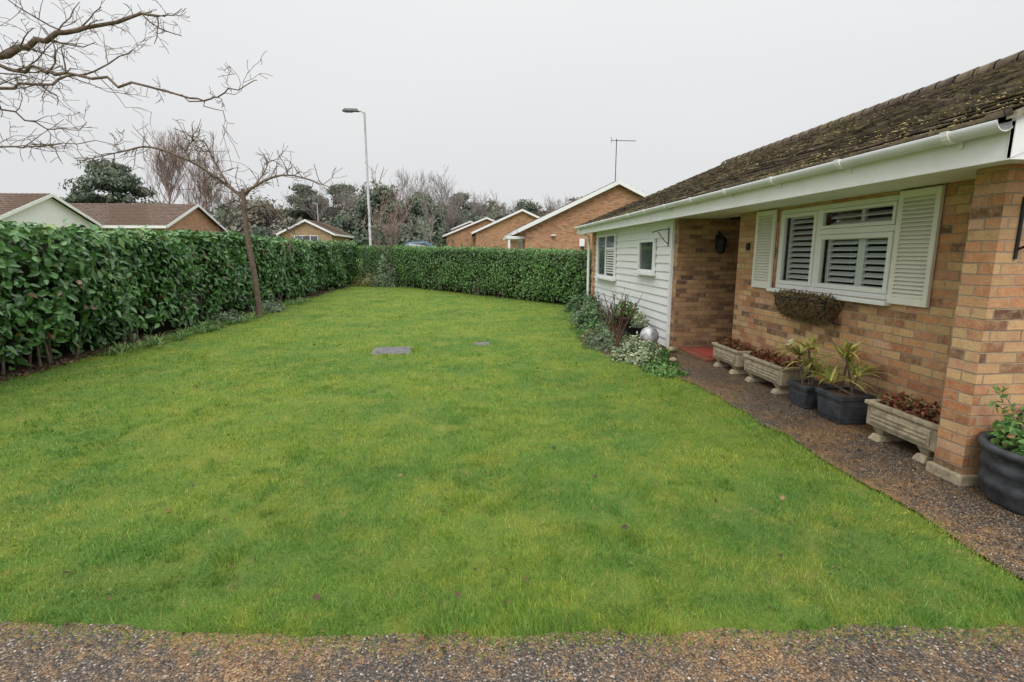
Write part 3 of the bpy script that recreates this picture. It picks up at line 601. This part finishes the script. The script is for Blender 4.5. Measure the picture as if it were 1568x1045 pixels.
mound('green_shrub',(2.90,7.8,0),.20,.3,.13,600,.05,.018,SHR)
mound('dark_shrub',(2.62,10.8,0),.42,.5,.48,1600,.06,.02,DKG)
mound('lavender_bush',(2.75,12.0,0),.45,.6,.45,1500,.07,.01,GREY)
mound('green_shrub',(3.0,13.3,0),.35,.5,.6,1600,.06,.02,DKG)
mound('green_shrub',(2.35,9.7,0),.3,.4,.28,900,.06,.018,SHR)
mound('heather',(2.2,9.3,0),.22,.3,.2,700,.04,.008,leafmat('heather_leaf',[(0,(.12,.09,.05)),(.6,(.25,.20,.10)),(1,(.34,.32,.18))],.7,.2,.1))
def rod_shrub(name,c,h,n,mat,par=None,spread=.5):
    e=empty(name,c); T=[]
    for i in range(n):
        an=random.uniform(0,6.28); s=random.uniform(.1,spread); p=np.array(c,float); q=p+[s*math.cos(an),s*math.sin(an),h*random.uniform(.6,1)]; m_=p*.5+q*.5+[-.1*s*math.cos(an),-.1*s*math.sin(an),0]
        T.append((np.array([p,m_,q]),[.010,.008,.004]))
        for j in range(3):
            b=m_+(q-m_)*random.random(); t_=b+np.array([random.gauss(0,.08),random.gauss(0,.08),random.uniform(.06,.2)]); T.append((np.array([b,(b+t_)/2,t_]),[.005,.004,.002]))
    tubes('stems',T,mat,e,4); return e
RST=varied('rose_stem',(.09,.04,.03),(.16,.08,.05),6,.7)
rod_shrub('rose_bush',(2.42,8.4,0),1.05,13,RST,None,.4); rod_shrub('rose_bush',(2.55,9.8,0),.95,10,BARK)
pt=empty('plant_pot',(3.0,9.9,0)); lathe('pot',[(.17,.01),(.20,.1),(.23,.34),(.25,.35),(.25,.40),(.2,.40),(.19,.36)],(3.02,9.9,0),BLK,pt,24)
n=500; P=np.array([3.02,9.9,.46])+rv(n)*np.array([.26,.26,.26])*rng.random((n,1))**.4; leaves('foliage',P,rv(n)+[0,0,.5],rv(n),.07,.02,SHR,pt)
ob=empty('globe_ornament',(3.06,8.6,.16)); lathe('globe',[(.06,.0),(.07,.03),(.05,.05)]+[(.165*math.sin(a),.20-.165*math.cos(a)) for a in np.linspace(.35,2.9,14)]+[(.03,.37)],(3.06,8.6,.01),varied('glazed_globe',(.04,.045,.06),(.75,.75,.74),7,.2,0,60,.6),ob,28)
pt=empty('plant_pot',(3.12,9.3,0)); lathe('pot',[(.12,.01),(.15,.24),(.17,.25),(.17,.28),(.13,.28),(.12,.25)],(3.12,9.32,0),BLK,pt,20); 
n=260; P=np.array([3.12,9.32,.34])+rv(n)*np.array([.16,.16,.2])*rng.random((n,1))**.4; leaves('foliage',P,rv(n)+[0,0,.5],rv(n),.06,.016,VAR,pt)
for (sx_,sy_,sr) in ((3.28,8.15,1.0),(3.12,8.0,.7),(3.0,7.35,.8)):
    st=empty('edging_stone',(sx_,sy_,0)); lathe('stone',[(.05*sr,.01),(.08*sr,.03),(.07*sr,.07*sr),(.02*sr,.09*sr)],(sx_,sy_,.01),CONC,st,9)
GRT=leafmat('tuft_grass',[(0,(.08,.17,.05)),(.6,(.17,.30,.08)),(1,(.32,.39,.15))],.5,.3,.2)
bp=empty('border_grasses',(-5.8,13,0))
pts=[(-5.75+random.gauss(0,.14)-.1*abs(y-13)/4,y+random.uniform(-.1,.1),0) for y in np.arange(8.6,18.5,.10)]
straps('tufts',pts,16,.27,.007,GRT,bp,.9,.5,4,.8)
mound('green_shrub',(-5.75,14.8,0),.35,.6,.34,900,.06,.018,GREY); mound('green_shrub',(-5.8,11.4,0),.25,.8,.16,700,.05,.015,SHR)
mound('green_shrub',(-5.85,12.6,0),.3,.5,.26,900,.06,.016,GREY)
mound('conical_shrub',(-4.3,25.7,0),.60,.60,1.55,2800,.13,.02,GREY); mound('low_shrub',(-5.3,26.4,0),.75,.7,.55,1300,.10,.02,leafmat('golden_leaf',[(0,(.10,.12,.035)),(1,(.32,.32,.10))]))
mound('low_shrub',(-3.3,25.6,0),.5,.5,.45,800,.10,.02,DKG); mound('low_shrub',(-5.6,27.8,0),.5,.5,1.0,1500,.10,.02,DKG); mound('low_shrub',(2.9,14.2,0),.35,.4,.45,900,.06,.02,DKG)
# ------------------------------------------------------------------ trees
def grow(lines,p,d,L,r,depth,seed,up=.15,kids=3,wig=.18,spread=.7,minr=.0015,ratio=.62,n=5):
    R=seed; pts=[np.array(p,float)]; rad=[r]; d=np.array(d,float)
    for i in range(1,n):
        d=d+np.array([R.gauss(0,wig),R.gauss(0,wig),R.gauss(0,wig)+up*.3]); d/=np.linalg.norm(d)
        pts.append(pts[-1]+d*L/(n-1)); rad.append(max(minr,r*(1-.55*i/(n-1))))
    lines.append((np.array(pts),rad))
    if depth<=0: return
    for k in range(kids):
        i=R.randint(1,n-1); q=pts[i]+ (pts[i-1]-pts[i])*R.random()*.5
        rd_=np.array([R.gauss(0,1),R.gauss(0,1),R.gauss(0,1)]); rd_/=np.linalg.norm(rd_)
        nd=d*.6+rd_*spread+np.array([0,0,up]); nd/=np.linalg.norm(nd)
        grow(lines,q,nd,L*ratio*R.uniform(.75,1.15),max(minr,rad[i]*.6),depth-1,R,up,kids,wig,spread,minr,ratio,n)
def spline(pts,n=4):
    pts=np.array(pts,float); out=[]
    for i in range(len(pts)-1):
        p0=pts[max(i-1,0)];p1=pts[i];p2=pts[i+1];p3=pts[min(i+2,len(pts)-1)]
        for t in np.linspace(0,1,n,endpoint=False): out.append(.5*((2*p1)+(-p0+p2)*t+(2*p0-5*p1+4*p2-p3)*t*t+(-p0+3*p1-3*p2+p3)*t**3))
    out.append(pts[-1]); return np.array(out)
R=random.Random(11); lines=[]
trunk=spline([(-5.5,4.5,0),(-5.45,4.5,1.0),(-5.3,4.55,1.9),(-5.2,4.6,2.5),(-5.15,4.7,3.6),(-5.2,4.8,4.8)]); lines.append((trunk,list(np.linspace(.11,.03,len(trunk)))))
mains=[([(-5.25,4.6,2.3),(-4.7,4.75,2.85),(-4.19,4.84,3.10),(-3.87,4.84,3.24),(-3.55,4.9,3.40),(-3.12,4.95,3.54),(-2.62,5.0,3.65)],.050,.010,.7),
([(-3.95,4.84,3.2),(-3.6,4.8,3.13),(-3.34,4.78,3.10),(-2.80,4.72,3.01),(-2.26,4.66,2.89),(-2.0,4.62,2.93),(-1.74,4.6,3.03)],.017,.003,.35),
([(-2.4,4.68,2.92),(-2.15,4.64,2.83),(-1.95,4.6,2.69)],.006,.002,.3),
([(-5.3,4.6,2.0),(-4.6,4.7,2.35),(-3.88,4.71,2.50),(-3.5,4.69,2.52),(-2.86,4.64,2.54)],.013,.002,.35),
([(-5.2,4.6,2.5),(-4.6,5.1,3.0),(-4.1,5.3,3.15),(-3.6,5.4,3.3),(-3.2,5.5,3.55)],.022,.004,.5),
([(-5.15,4.7,3.3),(-4.4,4.6,3.6),(-3.7,4.5,3.75),(-3.2,4.3,3.85)],.03,.005,.55),
([(-4.3,4.84,3.05),(-3.95,4.9,2.85),(-3.6,4.95,2.7),(-3.3,4.9,2.75)],.011,.002,.55)]
for pts,r0,r1,pr in mains:
    s=spline(pts,5); s[1:-1]+=np.array([[R.gauss(0,.018) for _ in range(3)] for _ in range(len(s)-2)]); rr=list(np.linspace(r0,r1,len(s))); lines.append((s,rr))
    for i in range(2,len(s),1):
        if R.random()<pr*1.3:
            dd=s[i]-s[i-1]; dd/=np.linalg.norm(dd); rd_=np.array([R.gauss(0,1),R.gauss(0,.8),R.gauss(0,1)]); rd_/=np.linalg.norm(rd_)
            nd=dd*.6+rd_*.8; nd/=np.linalg.norm(nd); grow(lines,s[i],nd,R.uniform(.2,.6)*(1-.45*i/len(s)),min(.007,rr[i]*.55),2 if r0>.01 else 1,R,.0,3 if r0>.012 else 2,.24,.8,.0018,.6)
bt=empty('bare_tree',(-5.5,4.5,0)); tubes('trunk_and_branches',lines,BARKG,bt,6)
R=random.Random(5); lines=[]; tx,ty=-5.7,13.6; T=lambda dx,dz,dy=0:(tx+dx,ty+dy,3.1+dz)
lines.append((spline([(tx+.15,ty,0),(tx+.12,ty,.9),(tx+.02,ty,2.0),T(0,-.3),T(0,.1)]),list(np.linspace(.075,.05,17))))
ms=[([T(0,-.1),T(-.5,.3),T(-1.07,.72,-.2),T(-1.84,1.0,-.4),T(-2.4,.88,-.5),T(-3.2,.66,-.6)],.048),([T(-.3,.15),T(-.7,.7,.3),T(-.95,1.3,.3)],.03),([T(0,0),T(.6,.4,.2),T(1.14,.5,.4),T(1.95,.25,.6)],.042),([T(.02,-.4),T(.5,-.3,-.2),T(.95,-.55,-.3),T(1.15,-1.05,-.3)],.028),([T(0,-.1),T(.25,.5,.6),T(.3,1.0,1.1)],.025),([T(0,-.3),T(-.5,-.1,.6),T(-.9,-.5,.9)],.024),([T(-1.07,.72,-.2),T(-1.2,1.0,-.1),T(-1.0,1.25,-.1)],.02)]
for pts,r0 in ms:
    s=spline(pts,4); rr=list(np.linspace(r0,.009,len(s))); lines.append((s,rr))
    for i in range(1,len(s)):
        for rep in range(2):
            dd=s[i]-s[i-1]; dd/=np.linalg.norm(dd); rd_=np.array([R.gauss(0,1) for _ in range(3)]); rd_/=np.linalg.norm(rd_); nd=dd*.5+rd_*.8; nd/=np.linalg.norm(nd)
            grow(lines,s[i],nd,R.uniform(.2,.65),.011,1,R,.02,3,.2,.8,.005)
e=empty('small_bare_tree',(tx,ty,0)); tubes('trunk_and_branches',lines,BARKG,e,6)
def baretree(name,p,h,r,mat,seed,depth=4,kids=4,minr=.012,up=.35,spread=.6,nl=9,sides=3):
    R=random.Random(seed); L=[]; p=np.array(p,float)
    n=6; pts=[p+np.array([R.gauss(0,.02)*h*i/n,R.gauss(0,.02)*h*i/n,h*.72*i/n]) for i in range(n+1)]; L.append((np.array(pts),list(np.linspace(r,r*.35,n+1))))
    for k in range(nl):
        t=R.uniform(.25,1); i=t*n; q=p+(pts[-1]-p)*t; an=R.uniform(0,6.28); d=np.array([math.cos(an)*spread,math.sin(an)*spread,R.uniform(.4,1.0)]); d/=np.linalg.norm(d)
        grow(L,q,d,h*.36*(1.3-.5*t),r*.38,depth-2,R,up,kids,.12,.6,minr,.64,4)
    e=empty(name,tuple(p)); tubes('trunk_and_branches',L,mat,e,sides,False)
baretree('bare_sapling',(-4.3,26.6,0),4.9,.055,BARKR,3,4,5,.010)
baretree('bare_sapling',(-2.5,31,.5),4.2,.05,BARKF,4,4,4,.009)
baretree('birch_tree',(-27.5,50,1.1),9.6,.13,BARKR,21,5,5,.010,.5,.4,11); baretree('birch_tree',(-24.8,51,1.1),8.8,.12,BARKR,22,5,5,.010,.5,.4,11)
baretree('bare_tree',(-36,34,1.1),8,.14,BARKR,28,5,4,.012,.4,.5)
for i,(x,y,h) in enumerate([(-29,72,7.5),(-20,70,8.5),(-13,66,8.2),(-8.5,74,10.8),(-4,76,10.5),(0,82,8.6),(5,85,8.6),(10,88,7.5),(-17,78,9),(-3,72,7.5),(-34,75,8),(14,80,8)]):
    baretree('winter_tree',(x,y,1.1),h,.17,BARKF,40+i,5,5,.012,.3,.9,10)
EVG=leafmat('distant_evergreen',[(0,(.075,.10,.08)),(.5,(.125,.155,.115)),(1,(.19,.225,.155))],.8,.15,.1)  # leaf colours greyed to paint in distance haze
SCR=leafmat('scrub_hazed',[(0,(.16,.15,.13)),(.5,(.23,.215,.18)),(.8,(.28,.255,.215)),(1,(.23,.25,.18))],.9,.1,.1)  # paler and greyer than near scrub, haze mixed into the colours
def crown(name,p,h,w,mat,seed,nc=26,per=130,ls=.38,base=.15,flat=1.0,trunk=True):
    rg=np.random.default_rng(seed); Pl=[];Nl=[]
    for k in range(nc):
        z=base+(1-base)*rg.random(); rad=w*.5*math.sin(min(1,(1-z)*1.25+.12)*math.pi*.55)
        a=rg.random()*6.28; q=math.sqrt(rg.random())*rad; c=np.array([p[0]+q*math.cos(a),p[1]+q*math.sin(a),p[2]+z*h*.95]); s=w*.14*(.7+.7*rg.random())
        d=rg.normal(size=(per,3)); d/=np.linalg.norm(d,axis=1,keepdims=True); Pl.append(c+d*np.array([s*1.3,s*1.3,s*flat])*(.4+.8*rg.random((per,1)))); Nl.append(d+rg.normal(size=(per,3))*.3)
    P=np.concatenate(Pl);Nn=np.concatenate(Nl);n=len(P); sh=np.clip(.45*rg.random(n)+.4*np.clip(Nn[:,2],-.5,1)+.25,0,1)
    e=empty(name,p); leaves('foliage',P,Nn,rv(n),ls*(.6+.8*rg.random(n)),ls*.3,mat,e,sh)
    if trunk: tubes('trunk',[(np.array([p,(p[0],p[1],p[2]+h*.5),(p[0]+.1,p[1],p[2]+h*.9)]),[.28,.2,.06])],BARK,e,6)
crown('cedar_tree',(-42,65,1.1),11.2,8.5,EVG,1,48,190,.42,.25,.45)
crown('conifer_tree',(-46,66,1.1),8,5,EVG,2,18,200,.5,.2,.5)
crown('evergreen_tree',(-10.5,62,1.1),7.6,7.5,EVG,3,36,220,.42); crown('evergreen_tree',(-6.2,66,1.1),7.4,6,EVG,4,34,220,.42)
crown('pine_tree',(-18,75,1.1),10.0,6,EVG,5,32,200,.45,.35,.5); crown('pine_tree',(-22,72,1.1),9.4,7,EVG,6,34,200,.45,.3,.5)
crown('pine_tree',(-1.6,88,1.1),10.6,6,EVG,7,22,200,.45,.5,.45); crown('evergreen_tree',(-4.5,80,1.1),6.8,8,EVG,8,30,200,.5)
crown('evergreen_tree',(9,90,1.1),9.2,8,EVG,9,34,200,.5); crown('evergreen_tree',(21,70,1.1),8.2,8,EVG,10,30,200,.45)
crown('scrub_tree',(3,92,1.1),8.3,9,SCR,12,30,180,.5); crown('holly_tree',(-14,58,1.1),4.5,5,EVG,13,24,180,.35)
crown('scrub_tree',(-26,68,1.1),7,9,SCR,14,30,180,.5); crown('scrub_tree',(-15,72,1.1),7.4,9,SCR,15,30,180,.5)
def belt(name,n,x0,x1,yb,base,amps,L,Wd,mat,seed):
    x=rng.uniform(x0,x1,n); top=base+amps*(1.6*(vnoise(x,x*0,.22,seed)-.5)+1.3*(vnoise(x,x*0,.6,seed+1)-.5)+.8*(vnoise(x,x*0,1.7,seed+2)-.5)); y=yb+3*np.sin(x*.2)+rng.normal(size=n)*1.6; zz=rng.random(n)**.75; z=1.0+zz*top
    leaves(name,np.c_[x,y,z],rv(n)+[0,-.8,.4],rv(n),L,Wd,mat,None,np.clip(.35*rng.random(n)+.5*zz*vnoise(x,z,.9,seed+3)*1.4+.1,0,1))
belt('distant_tree_line',40000,-75,40,84,6.0,3.0,.8,.24,SCR,61)
belt('distant_evergreens',20000,-70,36,74,4.2,3.2,.6,.2,EVG,66)
belt('distant_shrubbery',16000,-60,30,60,2.6,2.4,.45,.15,EVG,71)
# ------------------------------------------------------------------ neighbouring houses
def bungalow(name,axis,c,half,l0,l1,z0,eave,ridge,wall,tile,gablemat=None,gend=0,ov=.35):
    cx=(c,(l0+l1)/2) if axis=='y' else ((l0+l1)/2,c); e=empty(name,(cx[0],cx[1],z0)); gm=gablemat or wall
    def bx(nm,a0,a1,b0,b1,zz0,zz1,m_):
        return box(nm,a0,a1,b0,b1,zz0,zz1,m_,e) if axis=='y' else box(nm,b0,b1,a0,a1,zz0,zz1,m_,e)
    s=(ridge-eave)/(half+ov)
    bx('walls',c-half,c+half,l0,l1,z0,eave+s*ov*.3-.02,wall)
    for b0,b1 in ((l0,l0+.2),(l1-.2,l1)):
        A=[(c-half,b0,eave),(c+half,b0,eave),(c,b0,ridge-.1),(c-half,b1,eave),(c+half,b1,eave),(c,b1,ridge-.1)]
        if axis=='x': A=[(q[1],q[0],q[2]) for q in A]
        mesh('gable',[(q[0],q[1],q[2]+ (s*ov*.3-.018 if q[2]==eave else 0)) for q in A],[(0,1,2),(5,4,3),(0,3,4,1),(1,4,5,2),(2,5,3,0)],gm,e)
    for sg in (-1,1):
        roof('roof_tiles',l0-.3,l1+.3,c+sg*(half+ov),eave,c,ridge,tile,e,.012,.15,axis)
        for b in (l0-.3,l1+.3):
            xa,za,xb,zb=c+sg*(half+ov),eave,c,ridge
            v=[(xa,b-.02,za-.18),(xa,b+.02,za-.18),(xb,b+.02,zb-.18),(xb,b-.02,zb-.18),(xa,b-.02,za+.01),(xa,b+.02,za+.01),(xb,b+.02,zb+.01),(xb,b-.02,zb+.01)]
            if axis=='x': v=[(q[1],q[0],q[2]) for q in v]
            mesh('bargeboard',v,[(0,1,2,3),(7,6,5,4),(0,4,5,1),(1,5,6,2),(2,6,7,3),(3,7,4,0)],WH,e)
        bx('fascia',c+sg*(half+ov)-.02,c+sg*(half+ov)+.02,l0-.27,l1+.27,eave-.17,eave+.01,WH)
    return e
n1=bungalow('brick_house','y',6.75,4.3,24.2,34,0,2.75,4.95,BRD,TILE2)
simple_win(n1,2.45,25.5,27.5,1.0,2.3,[26.5]); 
lathe('vent',[(.12,-.03),(.12,.03),(.09,.035)],(3.75,24.1,2.45),WH,n1,14)
box('meter_box',5.0,5.25,24.12,24.19,1.95,2.3,WH,n1,.01); tubes('soil_pipe',[(np.array([[5.15,24.1,.0],[5.15,24.1,1.95]]),[.05,.05])],BLK,n1,8)
bx_=box('porch_canopy',1.6,2.44,24.4,27.6,2.3,2.42,WH,n1,.01); box('porch_post',1.65,1.75,24.45,24.55,0,2.3,WH,n1)
n2=bungalow('brick_house','y',4.35,4.1,46,56,1.1,3.45,5.45,BRD,TILE2); n3=bungalow('brick_house','y',1.5,4.4,56.5,66,1.1,3.5,5.45,BRD,TILE2)
n4=bungalow('brick_house','y',-.3,4.6,68,78,1.1,3.7,5.75,BRD,TILE2)
l1=bungalow('white_gabled_bungalow','x',33,3.9,-40,-25,1.0,3.3,5.1,WH,TILE2,WH)
l2=bungalow('brick_bungalow','x',41,4.0,-36,-20.8,1.1,3.45,5.25,BRD,TILE2)
l3=bungalow('buff_house','y',-14.9,2.2,48,55,1.1,3.35,4.6,BRY,TILE2); simple_win(l3,47.98,-16,-13.9,2.2,3.2,[-15.3,-14.6],None,'y')
def aerial(x,y,z,h,ang=0,w=.9):
    e=empty('tv_aerial',(x,y,z)); c,s=math.cos(ang),math.sin(ang); L=[(np.array([[x,y,z],[x,y,z+h]]),[.022,.018]),(np.array([[x-c*.25,y-s*.25,z+h-.08],[x+c*w,y+s*w,z+h-.08]]),[.013]*2)]
    for k in np.linspace(-.2,w,9): L.append((np.array([[x+c*k+s*.15,y+s*k-c*.15,z+h-.08],[x+c*k-s*.15,y+s*k+c*.15,z+h-.08]]),[.006]*2))
    L.append((np.array([[x-c*.25,y-s*.25,z+h-.2],[x-c*.25,y-s*.25,z+h+.08]]),[.01]*2)); tubes('mast_and_elements',L,ASPH,e,4)
aerial(6.75,24.6,4.9,2.0); aerial(4.35,46.4,5.4,.9,.5,.6); aerial(-.5,56.6,4.9,2.6,.2,.8); aerial(-12.9,55,4.2,3.6); aerial(-21.5,41,5.2,1.2)
LX,LY=-6.05,31.2
sl_=empty('street_lamp',(LX,LY,0)); SL=varied('galvanised_steel',(.36,.37,.38),(.48,.49,.50),3,.5)
tubes('column',[(np.array([[LX,LY,0],[LX,LY,1.3],[LX,LY,1.32],[LX,LY,9.5]]),[.11,.11,.075,.055]),(np.array([[LX,LY,9.42],[LX-.15,LY,9.55],[LX-.4,LY,9.58]]),[.04]*3)],SL,sl_,10)
frustum('lantern_head',LX-.75,LY,9.53,9.69,.48,.36,varied('lamp_head',(.10,.10,.11),(.16,.16,.17),3,.5),sl_,.15,.10,.03)
box('lantern_glass',LX-1.1,LX-.65,LY-.1,LY+.1,9.49,9.527,FGL,sl_,.01)
lp=empty('street_lamp',(-19,66,1.1)); tubes('column',[(np.array([[-19,66,1.1],[-19,66,7.6]]),[.09,.06]),(np.array([[-19,66,7.6],[-19.6,66,7.7]]),[.05,.04])],SL,lp,6)
car=empty('parked_car',(-4.6,43,1.11)); CB=M('car_paint_blue',.25,.6); CB.col(CB.ramp(CB.noise(1,1),[(.4,(.05,.14,.30)),(.6,(.06,.17,.35))])); CB=CB.m
prof=[(-2.05,.35),(-2.1,.65),(-1.95,.85),(-1.1,.95),(-.55,1.40),(.7,1.46),(1.5,1.05),(1.95,.95),(2.05,.6),(2.0,.35)]
def extr(name,prof,y0,y1,inset,mat,x0,z0):
    v=[];n=len(prof)
    for yy,ins in ((y0,inset),(y1,-inset)): v+=[(x0+p[0],yy+(ins if p[1]>1.0 else 0),z0+p[1]) for p in prof]
    o=mesh(name,v,[tuple(range(n-1,-1,-1)),tuple(range(n,2*n))]+[(i,(i+1)%n,n+(i+1)%n,n+i) for i in range(n)],mat,car); bevel(o,.05,3); return o
cz_=1.11; extr('body',prof,42.2,43.8,.16,CB,-4.6,cz_)
extr('side_glass',[(-.95,.98),(-.5,1.34),(.65,1.39),(1.3,1.02)],42.17,43.83,.14,FGL,-4.6,cz_)
for wx in (-1.3,1.3):
    for wy in (42.28,43.72): tubes('wheel',[(np.array([[-4.6+wx,wy-.11,cz_+.32],[-4.6+wx,wy+.11,cz_+.32]]),[.32,.32])],BLK,car,16)
# ------------------------------------------------------------------ light
w=bpy.data.worlds.new('World'); scene.world=w; w.use_nodes=True; nt=w.node_tree; bg=nt.nodes['Background']
sky=nt.nodes.new('ShaderNodeTexSky'); sky.sky_type='NISHITA'; sky.sun_disc=False; sky.sun_elevation=math.radians(42); sky.sun_rotation=math.radians(200); sky.dust_density=5; sky.air_density=1
hs=nt.nodes.new('ShaderNodeHueSaturation'); hs.inputs['Saturation'].default_value=.1; nt.links.new(sky.outputs[0],hs.inputs['Color'])
tc=nt.nodes.new('ShaderNodeTexCoord'); sx=nt.nodes.new('ShaderNodeSeparateXYZ'); nt.links.new(tc.outputs['Generated'],sx.inputs[0])
nz=nt.nodes.new('ShaderNodeTexNoise'); nz.inputs['Scale'].default_value=1.8; nz.inputs['Detail'].default_value=4
mp=nt.nodes.new('ShaderNodeMapping'); mp.inputs['Scale'].default_value=(1,1,2.5); nt.links.new(tc.outputs['Generated'],mp.inputs[0]); nt.links.new(mp.outputs[0],nz.inputs['Vector'])
add=nt.nodes.new('ShaderNodeMath'); add.operation='MULTIPLY_ADD'; nt.links.new(nz.outputs['Fac'],add.inputs[0]); add.inputs[1].default_value=.16; nt.links.new(sx.outputs[2],add.inputs[2])
rp=nt.nodes.new('ShaderNodeValToRGB'); cr=rp.color_ramp; cr.elements[0].position=.02; cr.elements[0].color=(.75,.765,.78,1); cr.elements[1].position=1; cr.elements[1].color=(2.4,2.42,2.45,1)
for p_,c_ in ((.25,(.79,.80,.815,1)),(.45,(.87,.88,.89,1)),(.60,(.97,.975,.98,1)),(.75,(1.7,1.71,1.73,1))):
    e_=cr.elements.new(p_); e_.color=c_
nt.links.new(add.outputs[0],rp.inputs[0])
sc=nt.nodes.new('ShaderNodeVectorMath'); sc.operation='SCALE'; sc.inputs['Scale'].default_value=10; nt.links.new(rp.outputs[0],sc.inputs[0])
mxn=nt.nodes.new('ShaderNodeMix'); mxn.data_type='RGBA'; mxn.inputs[0].default_value=.94; nt.links.new(hs.outputs[0],mxn.inputs[6]); nt.links.new(sc.outputs[0],mxn.inputs[7]); nt.links.new(mxn.outputs[2],bg.inputs[0]); bg.inputs[1].default_value=.1
sd=bpy.data.lights.new('sun','SUN'); sd.energy=1.35; sd.angle=math.radians(35); sd.color=(1,.97,.93); so=bpy.data.objects.new('sun',sd); col.objects.link(so); so.rotation_euler=(math.radians(48),0,math.radians(-20)); so.location=(0,-5,20)
cd=bpy.data.cameras.new('camera'); cam=bpy.data.objects.new('camera',cd); col.objects.link(cam); cam.location=(0,0,1.64); cam.rotation_euler=(math.radians(90-9.8),0,math.radians(-4.3))
cd.sensor_width=36; cd.lens=17.9; cd.clip_end=3000; cd.clip_start=.05; scene.camera=cam
scene.view_settings.view_transform='Standard'; scene.view_settings.look='None'; scene.view_settings.exposure=0
